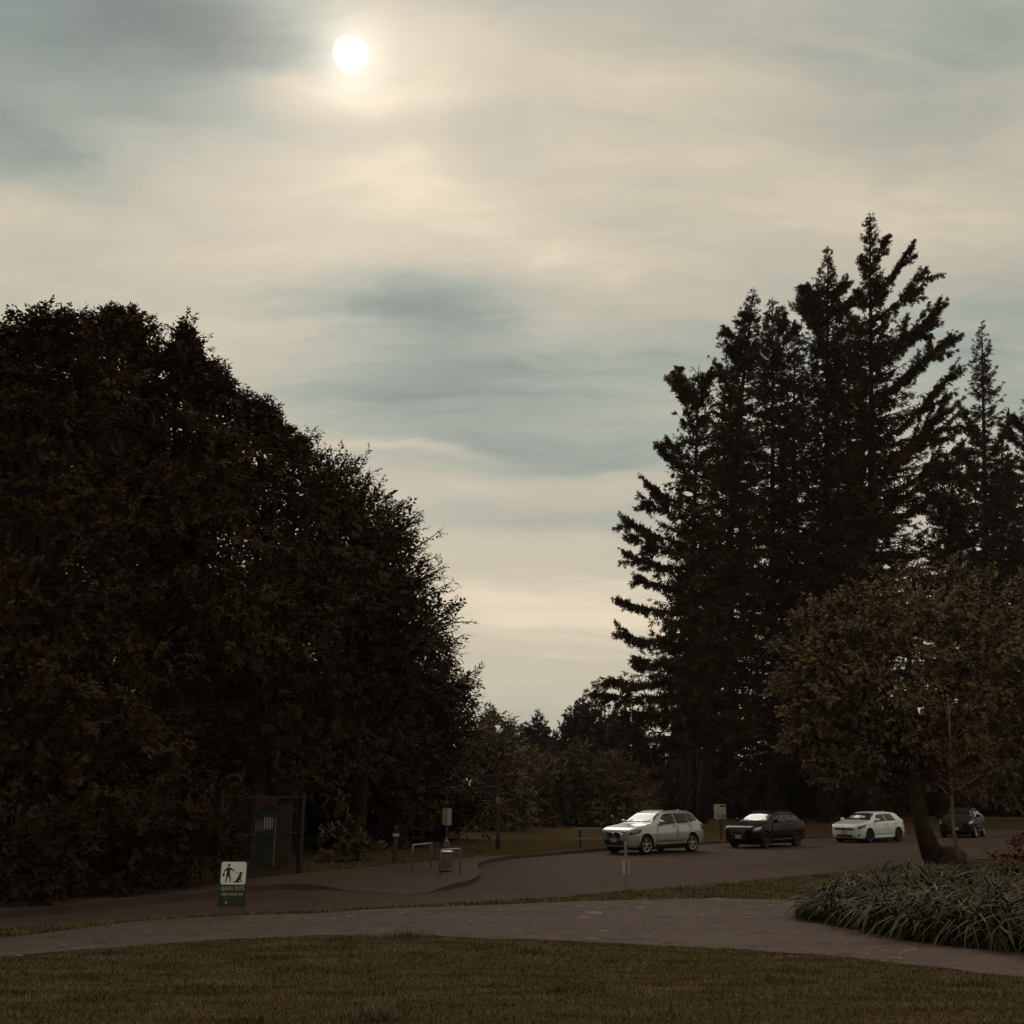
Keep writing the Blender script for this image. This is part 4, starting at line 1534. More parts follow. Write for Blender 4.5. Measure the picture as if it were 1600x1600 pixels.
head = [(572 + 32 * math.cos(R(a)), 430 + 32 * math.sin(R(a))) for a in range(0, 360, 20)]
bag = [(440, 625), (470, 640), (475, 660), (462, 695), (440, 703), (416, 695), (414, 665), (425, 640)]
body_ = [(545, 482), (590, 478), (640, 505), (712, 548), (700, 572), (625, 538), (608, 535), (606, 640), (625, 700), (640, 755), (630, 845), (608, 838), (612, 765), (575, 680),
         (555, 720), (535, 770), (512, 845), (488, 845), (505, 765), (522, 690), (518, 620), (526, 545), (470, 580), (462, 640), (442, 635), (448, 560), (500, 515)]
dog = [(850, 605), (880, 592), (910, 600), (938, 625), (925, 642), (905, 648), (905, 700), (890, 762), (920, 815), (945, 835), (920, 845), (872, 790), (858, 775), (848, 800), (870, 842), (760, 848),
       (690, 825), (700, 815), (755, 822), (780, 770), (825, 705), (845, 660)]
pic([body_], 'person_mark')
pic([head], 'head_mark')
pic([bag], 'bag_mark')
pic([dog], 'dog_mark')
pic([[(705, 560), (712, 556), (828, 650), (824, 657)]], 'leash_mark')
fz = lambda dy: face_at(0, -0.0135, bz + bh - dy * bh)
text_mesh('LEASH PETS', 8.6 * sc, M['sign_text'], leash, 'lettering', fz(0.635), 1.12, fit=bw * 0.82)
text_mesh('obey scoop law', 6.6 * sc, M['sign_text'], leash, 'lettering', fz(0.745), 1.0, shear=0.15, fit=bw * 0.78)
mb = MB()
mb.prism([(-bw * .40, -.003), (bw * .40, -.003), (bw * .40, .003), (-bw * .40, .003)], 0.002, fz(0.665))
mb.build('rule', M['sign_faint'], leash)
mb = MB()
for x0, x1, yy in ((-.36, -.12, .80), (-.30, -.10, .83), (.02, .14, .80), (.16, .36, .795), (.05, .33, .83), (-.10, .26, .905)):
    mb.prism([(bw * x0, -.006), (bw * x1, -.006), (bw * x1, .006), (bw * x0, .006)], 0.002, fz(yy))
mb.build('faint_print', M['sign_faint'], leash)
mb = MB()
mb.prism([(-bw * .19 + .022 * math.cos(R(a)), .022 * math.sin(R(a))) for a in range(0, 360, 30)], 0.002, fz(0.905))
mb.build('park_emblem', M['sign_text'], leash)
for sx in (-1, 1):
    mb = MB()
    mb.tube([(sx * bw * .42, 0.012, -0.05), (sx * bw * .44, 0.012, bz + bh * 0.97)], 0.009, 8)
    mb.build('stake', M['dark_steel'], leash)

# ------------------------------------------------------------------ small sign post by the road
q = gp(979, 1388)
post = thing('sign_post', (q.x, q.y, 0), 'short galvanised post with a pale edge-on plate at the near edge of the road', 'sign', R(4))
k = 1.0 / ppm(q.y, 1350)
mb = MB()
for yy in (-0.022, 0.022):
    mb.box((0, yy, 35 * k), (0.07, 0.006, 70 * k))
mb.box((0, 0, 35 * k), (0.012, 0.042, 70 * k))
mb.build('post', M['steel'], post)
for x, w, yy in ((-0.045, 0.06, -.03), (0.05, 0.035, .03)):
    mb = MB()
    mb.box((x, yy - 0.008, 30 * k), (w * 1.1, 0.30, 21 * k), Matrix.Rotation(R(-8 if x < 0 else 5), 3, 'Z') @ Matrix.Identity(3))
    mb.v = [(p[0] if abs(p[0]) < .2 else p[0], p[1] * 0.35, p[2]) for p in mb.v]
    mb.build('plate', M['sign_pale'], post, bevel=0.003)
for zz in (24 * k, 37 * k):
    mb = MB()
    mb.lathe([(0.012, -0.035), (0.012, 0.035)], 8, c=(0, 0, zz), axis='Y')
    mb.build('bolt', M['steel'], post)

# ------------------------------------------------------------------ bike racks
def bike_rack(a, b, height, label):
    pa, pb = gp(*a, KH), gp(*b, KH)
    L = (pb - pa).length
    rz = math.atan2(pb.y - pa.y, pb.x - pa.x)
    root = thing('bike_rack', ((pa.x + pb.x) / 2, (pa.y + pb.y) / 2, KH), label, 'bike rack', rz, 'bike racks on the pavement')
    pts = [(-L / 2, 0, 0)]
    rr = 0.07
    for i in range(6):
        w = R(180 - 90 * i / 5)
        pts.append((-L / 2 + rr + rr * math.cos(w), 0, height - rr + rr * math.sin(w)))
    for i in range(6):
        w = R(90 - 90 * i / 5)
        pts.append((L / 2 - rr + rr * math.cos(w), 0, height - rr + rr * math.sin(w)))
    pts.append((L / 2, 0, 0))
    mb = MB()
    mb.tube(pts, 0.024, 10)
    mb.build('hoop', M['steel'], root, smooth=True)
    for sx in (-1, 1):
        mb = MB()
        mb.lathe([(0.07, 0.0), (0.07, 0.012), (0.03, 0.016)], 16, c=(sx * L / 2, 0, 0))
        mb.build('foot_plate', M['dark_steel'], root)


bike_rack((644, 1361), (674, 1357), 36 / ppm(gp(650, 1359).y, 1350), 'steel bike rack hoop beside the wooden post, left of the rubbish bin')
bike_rack((688, 1370), (719, 1367), 37 / ppm(gp(700, 1368).y, 1350), 'steel bike rack hoop standing in front of the rubbish bin')

# ------------------------------------------------------------------ rubbish bin
q = gp(696, 1361.5, KH)
k = 1.0 / ppm(q.y, 1340)
binr = thing('litter_bin', (q.x, q.y, KH), 'grey metal rubbish bin with a glossy black domed lid behind a bike rack', 'rubbish bin')
R0 = 10.6 * k
mb = MB()
mb.lathe([(R0 * .90, 0.02), (R0 * .92, 0.03), (R0 * .98, 27 * k), (R0 * .96, 28 * k)], 28)
mb.build('drum', M['can_metal'], binr, smooth=True)
for i in range(14):
    a = 2 * math.pi * i / 14
    mb = MB()
    mb.box((R0 * math.cos(a) * 0.99, R0 * math.sin(a) * 0.99, 14.5 * k), (0.014, 0.055, 24 * k), Matrix.Rotation(a, 3, 'Z'))
    mb.build('slat', M['can_metal'], binr)
for zz in (0.05, 27.5 * k):
    mb = MB()
    mb.lathe([(R0 * 1.0, zz - .02), (R0 * 1.06, zz - .015), (R0 * 1.06, zz + .015), (R0 * 1.0, zz + .02)], 28)
    mb.build('hoop_band', M['can_metal'], binr, smooth=True)
mb = MB()
mb.lathe([(R0 * 1.12, 28 * k), (R0 * 1.18, 29.2 * k), (R0 * 1.12, 30.5 * k), (R0 * .95, 31.5 * k), (R0 * .90, 32.2 * k)], 32)
rimo = mb.build('lid_rim', M['chrome'], binr, smooth=True)
mb = MB()
dh = 15 * k
mb.lathe([(R0 * .88 * math.cos(R(a)), 32.0 * k + dh * math.sin(R(a))) for a in range(0, 90, 8)] + [(0.004, 32.0 * k + dh)], 32)
mb.build('dome_lid', M['dome_black'], binr, smooth=True)

# ------------------------------------------------------------------ folded notice on a thin pole behind the bin
q = gp(697, 1347, KH)
k = 1.0 / ppm(q.y, 1300)
ns = thing('notice_sign', (q.x, q.y, KH), 'cream two-sided notice on a thin pole rising behind the rubbish bin', 'sign')
H = 80 * k
mb = MB(); mb.tube([(0, 0, 0), (0, 0, H)], 0.02, 8); mb.build('pole', M['dark_steel'], ns)
for nm, ang, mat_ in (('front_board', R(-22), M['sign_cream']), ('side_board', R(180 + 38), M['sign_tan'])):
    mb = MB()
    w = 0.155
    mb.box((w / 2 + 0.015, 0, H - 12.5 * k), (w, 0.014, 25 * k))
    rot = Matrix.Rotation(ang, 3, 'Z')
    mb.v = [tuple(rot @ Vector(p) + Vector((0, -0.03, 0))) for p in mb.v]
    mb.build(nm, mat_, ns)

# ------------------------------------------------------------------ wooden post with a pale band
q = gp(617, 1346, KH)
k = 1.0 / ppm(q.y, 1320)
wpst = thing('path_post', (q.x, q.y, KH), 'square wooden post with a pale metal band and dark cap beside the park entrance', 'post', R(20))
mb = MB(); mb.box((0, 0, 18.5 * k), (8 * k * .8, 8 * k * .8, 37 * k)); mb.build('post', M['wood'], wpst, bevel=0.008)
mb = MB(); mb.box((0, 0, 39.2 * k), (11 * k * .85, 11 * k * .85, 4 * k)); mb.build('band', M['sign_cream'], wpst, bevel=0.006)
mb = MB(); mb.box((0, 0, 46 * k), (7.5 * k * .8, 7.5 * k * .8, 9.5 * k)); mb.build('lamp_cap', M['trim'], wpst, bevel=0.012)
mb = MB(); mb.box((0, 0, 51.5 * k), (8.5 * k * .8, 8.5 * k * .8, 1.2 * k)); mb.build('cap_top', M['dark_steel'], wpst, bevel=0.004)

# ------------------------------------------------------------------ tall finger post
q = gp(778, 1327, 0.105)
k = 1.0 / ppm(q.y, 1270)
fp = thing('finger_post', (q.x, q.y, 0.105), 'tall dark wooden post with small dark boards near its top, on the grass bank', 'signpost')
mb = MB()
mb.box((0, 0, 55 * k), (6 * k, 6 * k, 112 * k))
mb.build('post', M['wood'], fp, bevel=0.01)
mb = MB(); mb.box((0, 0, 7 * k), (8 * k, 8 * k, 14 * k)); mb.build('base_sleeve', M['trim'], fp, bevel=0.01)
for zz, w in ((108 * k, 22 * k), (99 * k, 19 * k), (90 * k, 20 * k)):
    mb = MB(); mb.box((-w / 2 - 3 * k, -0.02, zz), (w, 0.05, 7 * k)); mb.build('finger_board', M['trim'], fp, bevel=0.006)
mb = MB(); mb.box((-0.2 * k, -3.4 * k, 73 * k), (6.4 * k, 0.02, 10 * k)); mb.build('plate', M['sign_tan'], fp, bevel=0.004)

# ------------------------------------------------------------------ low rail
a = gp(897, 1326, 0.105)
b = gp(1040, 1319, 0.105)
k = 1.0 / ppm(a.y, 1300)
rz = R(3)
rl = thing('low_rail', (a.x, a.y, 0.105), 'low wooden rail with two bars, starting left of the silver car', 'fence', rz)
LR = 2.3
for i, x in enumerate((0.27, 2.1)):
    mb = MB(); mb.box((x, 0.05, 14 * k), (0.085, 0.085, 28 * k)); mb.build('post', M['wood'], rl, bevel=0.006)
for zz, hh in ((29.5 * k, 2.2 * k), (14.5 * k, 2.0 * k)):
    mb = MB(); mb.box((LR / 2, -0.02, zz), (LR, 0.10, hh)); mb.build('rail', M['rail_wood'], rl, bevel=0.005)
# ------------------------------------------------------------------ thin marker stake
q = gp(957, 1312, 0.105)
k = 1.0 / ppm(q.y, 1290)
st = thing('marker_stake', (q.x, q.y, 0.105), 'thin stake with a small pale tip standing behind the bonnet of the silver car', 'stake')
mb = MB(); mb.tube([(0, 0, 0), (0, 0, 33 * k)], 0.016, 8); mb.build('stake', M['dark_steel'], st)
mb = MB(); mb.lathe([(0.02, 33 * k), (0.045, 34 * k), (0.05, 35.5 * k), (0.02, 36.5 * k)], 12); mb.build('tip', M['sign_pale'], st, smooth=True)

# ------------------------------------------------------------------ information board behind the black car
q = gp(1127, 1311, 0.105)
k = 1.0 / ppm(q.y, 1280)
ib = thing('information_board', (q.x, q.y, 0.105), 'pale information board on a dark post behind the bonnet of the black car', 'sign', R(-4))
bz0 = 30 * k
mb = MB(); mb.box((0, 0.03, 22 * k), (0.13, 0.09, 44 * k)); mb.build('post', M['wood'], ib, bevel=0.006)
mb = MB(); mb.box((0, -0.035, bz0 + 11 * k), (18.5 * k, 0.03, 21.5 * k)); bd = mb.build('board', M['sign_pale'], ib, bevel=0.005)
for x, z, w, h in ((4.5, 19, 7.5, 2.6), (-3.2, 4.2, 5, 4), (4.6, 4.6, 7.5, 6), (4.2, 12.5, 2.2, 3.2)):
    mb = MB(); mb.box((x * k, -0.053, bz0 + z * k), (w * k, 0.006, h * k)); mb.build('picture', M['sign_tan'] if h > 2.7 else M['trim'], bd)
for z in (16, 14, 12, 10, 8.5):
    mb = MB(); mb.box((-4.2 * k, -0.052, bz0 + z * k), (7.2 * k, 0.004, 0.5 * k)); mb.build('print_line', M['steel'], bd)
mb = MB(); mb.box((-4 * k, -0.03, bz0 - 1.0 * k), (3 * k, 0.03, 1.6 * k)); mb.build('bracket', M['steel'], ib)

# ------------------------------------------------------------------ iron gate and kiosk at the park entrance
ga, gb = gp(338, 1376, KH), gp(467, 1364.5, KH)
k = 1.0 / ppm(gb.y, 1300)
gh = 117 * k
L = (gb - ga).length
gate = thing('iron_gate', (ga.x, ga.y, KH), 'tall black iron bar gate standing open under the dark trees', 'gate', math.atan2(gb.y - ga.y, gb.x - ga.x))
for nm, zz in (('bottom_rail', 0.10), ('middle_rail', gh * 0.52), ('top_rail', gh - 0.06)):
    mb = MB(); mb.box((L / 2, 0, zz), (L, 0.045, 0.05)); mb.build(nm, M['iron'], gate)
nb = int(L / 0.105)
bar_me = None
for i in range(nb):
    x = 0.1 + (L - 0.2) * i / (nb - 1)
    if bar_me is None:
        mb = MB(); mb.box((0, 0, gh / 2 + 0.05), (0.022, 0.022, gh - 0.12)); o = mb.build('bar', M['iron'], gate); bar_me = o.data
    else:
        o = link(bpy.data.objects.new('bar', bar_me), gate)
    o.location = (x, 0.036, 0)
for x, w in ((0, 0.08), (L, 0.12)):
    mb = MB(); mb.box((x, 0, gh / 2 + 0.01), (w, w, gh + 0.06)); mb.build('post', M['iron'], gate, bevel=0.006)

q = gp(398, 1362, KH)
q = Vector((q.x, q.y + 1.6, KH))
k = 1.0 / ppm(q.y, 1300)
ki = thing('notice_kiosk', (q.x, q.y, KH), 'green notice kiosk with a poster and brown planks seen through the iron gate', 'kiosk', R(-14))
mb = MB(); mb.box((-6 * k, 0, 44 * k), (40 * k, 0.12, 84 * k)); mb.build('panel', M['kiosk_green'], ki, bevel=0.01)
for x in (-27 * k, 15 * k):
    mb = MB(); mb.box((x, 0, 46 * k), (5 * k, 0.16, 92 * k)); mb.build('post', M['wood'], ki, bevel=0.01)
for i in range(9):
    mb = MB(); mb.box((-24 * k + 4.4 * k * i, -0.05, 97 * k + (8 - i) * 0.6 * k), (4.0 * k, 0.06, (12 + (8 - i) * 1.2) * k)); mb.build('gable_board', M['pale_wood'], ki)
for i in range(4):
    mb = MB(); mb.box((20 * k + 4.6 * k * i, 0.02, 48 * k), (4.0 * k, 0.04, 92 * k)); mb.build('plank', M['pale_wood'], ki)
mb = MB(); mb.box((-1 * k, -0.068, 66 * k), (15 * k, 0.012, 18 * k)); mb.build('poster', M['poster'], ki)
mb = MB(); mb.box((-17 * k, -0.068, 62 * k), (11 * k, 0.012, 16 * k)); mb.build('poster', M['sign_tan'], ki)
for x in (-24 * k, 11.5 * k):
    mb = MB(); mb.box((x, -0.07, 38 * k), (2 * k, 0.03, 72 * k)); mb.build('frame', M['steel'], ki)
# black iron fence along the pavement, mostly swallowed by the hedge
fa, fb = gp(-120, 1424, KH), gp(334, 1377, KH)
fa.y += 0.6; fb.y += 0.2
L = (fb - fa).length
fence = thing('iron_fence', (fa.x, fa.y, KH), 'black iron bar fence running left from the gate in front of the hedge', 'fence', math.atan2(fb.y - fa.y, fb.x - fa.x))
for nm, zz in (('bottom_rail', 0.12), ('top_rail', 1.75)):
    mb = MB(); mb.box((L / 2, 0, zz), (L, 0.04, 0.045)); mb.build(nm, M['iron'], fence)
nb = int(L / 0.13)
bar_me = None
for i in range(nb):
    x = 0.08 + (L - 0.16) * i / (nb - 1)
    if bar_me is None:
        mb = MB(); mb.box((0, 0, 0.95), (0.02, 0.02, 1.84)); o = mb.build('bar', M['iron'], fence); bar_me = o.data
    else:
        o = link(bpy.data.objects.new('bar', bar_me), fence)
    o.location = (x, 0.034, 0)
for i in range(5):
    x = L * i / 5
    mb = MB(); mb.box((x, 0, 0.98), (0.07, 0.07, 1.96)); mb.build('post', M['iron'], fence)


# ------------------------------------------------------------------ strap-leaved bed
bed_px = [(1255, 1437), (1300, 1447), (1400, 1467), (1480, 1479), (1600, 1490), (1800, 1507), (2000, 1520)]
bed_near = rough_line(bed_px, jit=0.0)
bed_back = rough_line([(1258, 1428), (1300, 1410), (1380, 1395), (1480, 1390), (1600, 1390), (1800, 1392), (2000, 1396)], jit=0.0)
bed_poly = np.concatenate([bed_near, bed_back[::-1]])
sheet('planting_bed', bed_poly, 0.016, M['soil'])
r = np.random.default_rng(21)
strap = []


def strap_leaves(P, lean_dir, length, width, droop):
    n = len(P)
    segs = 4
    a = lean_dir
    h = np.stack([np.cos(a), np.sin(a), np.zeros(n)], 1)
    sd = np.stack([-np.sin(a), np.cos(a), np.zeros(n)], 1)
    tw = r.normal(0, 0.5, n)[:, None]
    sd = norm(sd + np.array([0, 0, 1.0]) * tw * 0.5 + h * r.normal(0, .3, n)[:, None])
    us = np.linspace(0, 1, segs + 1)
    up0 = r.uniform(0.9, 1.25, n)[:, None]
    out = []
    pts, ws = [], []
    for u in us:
        z = length[:, None] * (up0 * u - droop[:, None] * u ** 2.6)
        x = length[:, None] * (0.12 * u + 0.75 * u ** 2.2 * np.minimum(1, droop[:, None] + .25))
        pts.append(P + h * x + np.array([0, 0, 1.0]) * z)
        ws.append(width * (1.0, 1.15, 1.0, 0.7, 0.05)[int(round(u * segs))])
    for i in range(segs):
        w0, w1 = ws[i][:, None], ws[i + 1][:, None]
        out.append(np.stack([pts[i] - sd * w0, pts[i] + sd * w0, pts[i + 1] + sd * w1, pts[i + 1] - sd * w1], 1))
    return out


n = 60000
C_ = np.stack([r.uniform(5, 19.5, n), r.uniform(14, 27, n)], 1)
C_ = C_[in_poly(C_, bed_poly)]
C_ = C_[np.abs(C_[:, 0]) < C_[:, 1] * 0.56 + 0.8]
C_ = C_[:620]
# one clump = a fan of leaves
idx = np.repeat(np.arange(len(C_)), 26)
P = np.stack([C_[idx, 0] + r.normal(0, .09, len(idx)), C_[idx, 1] + r.normal(0, .09, len(idx)), np.full(len(idx), 0.016)], 1)
ln = r.uniform(0.68, 1.34, len(idx)) * (r.uniform(0.78, 1.08, len(C_)) * np.clip(0.55 + (C_[:, 0] / C_[:, 1] - 0.27) * 10, 0.55, 1))[idx]
dr = r.uniform(0.55, 1.35, len(idx))
lily_chunks = strap_leaves(P, r.uniform(0, 6.283, len(idx)), ln, r.uniform(0.011, 0.022, len(idx)), dr)
lily = np_mesh('daylily_bed', lily_chunks, M['lily'])
lily['kind'] = 'stuff'
tag(lily, 'dense bed of arching strap-leaved plants beside the footpath on the right', 'plant bed')

# ------------------------------------------------------------------ trees on the left
def foot(px, Y, z=0.0):
    p = wp(px, 1250, Y * KY)
    return (p.x, Y * KY, z)


broadleaf('maple_tree', 'tallest broad maple at the left edge of the photo', 'tree', foot(20, 25.5, .1), [
    (-60, 720, 170, 180), (40, 632, 96, 90), (110, 620, 74, 72), (50, 522, 16, 20), (98, 526, 22, 24), (20, 546, 24, 22), (125, 556, 18, 20), (-15, 550, 28, 24), (110, 780, 170, 180), (-30, 980, 180, 180), (130, 1030, 165, 160), (30, 1190, 190, 110)], 25.5,
    MAPLE_T, M['maple'], M['bark'], 0.42, size=0.66, per_lobe=20, clump=0.46, flat=0.36, unrest=0.18, fill=1.0, auto=80, seed=11,
    twigs=[(-5, 515), (20, 512), (50, 484, 45, 560), (62, 490), (82, 500), (98, 490, 95, 570), (112, 497), (10, 540), (128, 520), (142, 545)], twig_size=1.15)
broadleaf('maple_tree', 'maple with feathery top shoots standing right of the tallest maple', 'tree', foot(255, 29, .1), [
    (205, 620, 68, 62), (270, 618, 58, 56), (318, 655, 66, 68), (162, 510, 14, 10), (186, 505, 12, 9), (165, 552, 19, 20), (208, 522, 12, 18), (232, 545, 22, 18), (205, 558, 22, 22), (296, 540, 9, 16), (290, 576, 15, 20), (320, 592, 17, 18), (348, 620, 12, 15), (210, 740, 140, 140), (320, 800, 110, 130), (250, 960, 160, 160), (220, 1160, 140, 110), (370, 960, 90, 120)], 29,
    MAPLE_T, M['maple'], M['bark'], 0.38, size=0.66, per_lobe=20, clump=0.46, flat=0.36, unrest=0.18, fill=1.0, auto=80, seed=12,
    twigs=[(150, 493, 190, 580), (180, 488, 195, 570), (165, 510), (207, 490, 215, 570), (220, 500), (240, 520), (260, 522), (297, 512, 290, 590), (310, 545), (330, 565), (352, 592), (360, 625), (195, 520)], twig_size=1.15)
broadleaf('maple_tree', 'rounded maple in the middle of the left tree mass', 'tree', foot(400, 34, .1), [
    (385, 730, 60, 60), (430, 752, 60, 55), (380, 645, 13, 14), (408, 658, 11, 14), (432, 684, 15, 13), (462, 705, 15, 12), (400, 830, 110, 110), (470, 830, 80, 90), (410, 1000, 130, 130), (430, 1170, 130, 100)], 34,
    MAPLE_T, M['maple'], M['bark'], 0.33, size=0.62, per_lobe=19, clump=0.46, flat=0.36, unrest=0.18, fill=1.0, auto=90, seed=13,
    twigs=[(378, 625, 375, 680), (408, 640, 395, 700), (385, 650), (425, 668), (440, 680), (405, 665), (462, 690)], twig_size=1.15)
broadleaf('alder_tree', 'small-leaved tree with twiggy top at the right end of the left tree mass', 'tree', foot(560, 37, .1), [
    (500, 775, 55, 60), (545, 815, 60, 60), (590, 860, 60, 60), (540, 920, 100, 90), (620, 930, 62, 66), (570, 1040, 110, 100), (650, 1000, 55, 60), (540, 1160, 110, 100)], 37,
    SMALL_T, M['alder'], M['bark'], 0.30, size=0.72, per_lobe=11, clump=0.34, fill=2.2, auto=110, seed=14,
    twigs=[(488, 672, 480, 740), (500, 685), (515, 700, 500, 760), (574, 708, 530, 770), (584, 735, 540, 770), (560, 745), (600, 775, 560, 815), (620, 790, 570, 830), (628, 815), (655, 800, 610, 850),
           (688, 829, 620, 870), (660, 850), (640, 840), (683, 870, 630, 900), (710, 908, 650, 940), (705, 925, 650, 950), (716, 945, 660, 970), (690, 900), (740, 972, 670, 1000), (728, 990, 670, 1010),
           (700, 960), (530, 720), (545, 740), (610, 820), (690, 1030)], twig_size=0.85)
broadleaf('alder_tree', 'lower leafy tree hanging over the bike racks', 'tree', foot(655, 41, .1), [
    (640, 1095, 70, 75), (695, 1080, 42, 40), (650, 1190, 75, 80), (590, 1210, 80, 80), (700, 1150, 45, 50)], 41,
    SMALL_T, M['alder'], M['bark'], 0.22, size=0.72, per_lobe=11, clump=0.34, fill=2.2, auto=60, seed=15,
    twigs=[(742, 1055, 700, 1080), (735, 1070), (728, 1085), (745, 1062), (715, 1040), (738, 1095), (690, 1040)], twig_size=0.85)

broadleaf('alder_tree', 'dense dark tree filling the gaps behind the right end of the left tree mass', 'tree', foot(545, 46, .1), [
    (470, 930, 110, 120), (560, 960, 90, 110), (440, 1080, 120, 110), (560, 1090, 120, 120), (640, 1120, 70, 90), (480, 1220, 130, 90), (610, 1220, 100, 90)], 46,
    SMALL_T, M['alder'], M['bark'], 0.3, size=1.0, per_lobe=9, fill=2.0, seed=16)

broadleaf('maple_tree', 'dark tree behind the tallest maple, seen only through its gaps', 'tree', foot(120, 38, .1), [
    (20, 800, 150, 130), (170, 800, 120, 120), (30, 640, 85, 85), (180, 690, 100, 85), (320, 760, 80, 90), (60, 980, 160, 140), (250, 950, 130, 130), (90, 1160, 170, 110), (300, 1120, 130, 120)], 38,
    SMALL_T, M['maple'], M['bark'], 0.3, size=1.1, per_lobe=9, fill=2.0, seed=17)

SHRUB = dict(cat='shrub', trunk_r=0.05)
broadleaf('hedge_shrub', 'dark hedge shrub swallowing the iron fence at the left edge', base=foot(0, 20.6, .1), lobes=[(-90, 1345, 90, 66), (10, 1335, 80, 66), (60, 1345, 60, 60)], Y=20.6,
          tmpl=BUSH_T, mat=M['dark_bush'], bark=M['bark'], size=0.62, per_lobe=11, seed=21, fill=1.6, limbs=False, **SHRUB)
broadleaf('hedge_shrub', 'dark hedge shrub in the middle of the iron fence, left of the small green sign', base=foot(165, 22.3, .1), lobes=[(140, 1330, 66, 62), (205, 1322, 56, 58)], Y=22.3,
          tmpl=BUSH_T, mat=M['dark_bush'], bark=M['bark'], size=0.62, per_lobe=11, seed=22, fill=1.6, limbs=False, **SHRUB)
broadleaf('hedge_shrub', 'dark hedge shrub against the left end of the iron gate, behind the small green sign', base=foot(290, 24.3, .1), lobes=[(268, 1318, 50, 56), (318, 1312, 38, 54)], Y=24.3,
          tmpl=BUSH_T, mat=M['dark_bush'], bark=M['bark'], size=0.62, per_lobe=11, seed=26, fill=1.6, limbs=False, **SHRUB)
broadleaf('laurel_shrub', 'broad dark shrub rising behind the iron fence', base=foot(150, 29.5, .1), lobes=[(0, 1270, 130, 60), (150, 1265, 120, 60), (270, 1265, 90, 55)], Y=29.5,
          tmpl=BUSH_T, mat=M['dark_bush'], bark=M['bark'], size=0.8, per_lobe=10, seed=27, fill=1.5, **SHRUB)
broadleaf('laurel_shrub', 'black shrub thicket deep under the trees behind the iron gate', base=foot(420, 38, .1), lobes=[(300, 1240, 130, 120), (440, 1250, 110, 100), (550, 1260, 80, 80)], Y=40,
          tmpl=BUSH_T, mat=M['dark_bush'], bark=M['bark'], size=1.1, per_lobe=9, seed=23, fill=1.4, **SHRUB)
broadleaf('laurel_shrub', 'shrub thicket behind the wooden post', base=foot(640, 46, .1), lobes=[(600, 1265, 80, 65), (690, 1260, 60, 65)], Y=46,
          tmpl=BUSH_T, mat=M['dark_bush'], bark=M['bark'], size=0.9, per_lobe=9, seed=24, fill=1.4, **SHRUB)
broadleaf('entrance_shrub', 'leafy shrub beside the park entrance path, between the gate and the wooden post', base=foot(540, 33, .1), lobes=[(535, 1312, 32, 24), (560, 1335, 24, 20), (520, 1330, 22, 20)], Y=32.5,
          tmpl=BUSH_T, mat=M['bush'], bark=M['bark'], size=0.5, per_lobe=8, seed=25, fill=1.0, limbs=False, **SHRUB)

# ------------------------------------------------------------------ middle distance
broadleaf('olive_tree', 'rounded olive-green tree behind the finger post', 'tree', foot(765, 60), [
    (762, 1165, 38, 45), (785, 1190, 32, 50), (735, 1190, 45, 60), (770, 1250, 48, 55), (720, 1260, 50, 50), (800, 1270, 28, 40)], 60,
    BUSH_T, M['bush'], M['bark'], 0.25, size=0.8, per_lobe=10, seed=31, fill=1.0)
k_ = 0
for (px, top, hw, Y, sd, lab) in [
    (830, 1180, 40, 68, 41, 'round bush just right of the olive tree, below the lone far fir'),
    (872, 1172, 38, 72, 42, 'bush in the middle of the gap between the two tree masses'),
    (915, 1180, 40, 70, 43, 'bush below the cluster of far firs, above the low rail'),
    (962, 1190, 42, 67, 44, 'bush behind the silver car bonnet at the foot of the firs'),
    (1015, 1180, 50, 94, 45, 'bush behind the roof of the silver car'),
    (1075, 1165, 55, 96, 46, 'dim bush between the two fir trunks'),
    (1150, 1170, 65, 96, 47, 'dim bush behind the pale information board'),
    (1240, 1160, 70, 98, 48, 'dark bush behind the roof of the black car'),
    (1340, 1165, 75, 98, 49, 'dark bush behind the roof of the white car'),
    (1450, 1195, 75, 100, 50, 'dark bush behind the cherry trunk'),
    (1560, 1190, 80, 100, 51, 'dark bush behind the charcoal car at the right edge')]:
    hgt = 1305 - top
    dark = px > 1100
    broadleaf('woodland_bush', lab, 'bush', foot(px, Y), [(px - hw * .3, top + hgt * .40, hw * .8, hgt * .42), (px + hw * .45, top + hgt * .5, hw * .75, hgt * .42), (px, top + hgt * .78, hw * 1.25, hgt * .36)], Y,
              BUSH_T, M['dark_bush'] if dark else M['bush'], M['bark'], 0.08, size=0.95, per_lobe=11, seed=sd, fill=1.0, limbs=False, group='bushes along the edge of the wood')

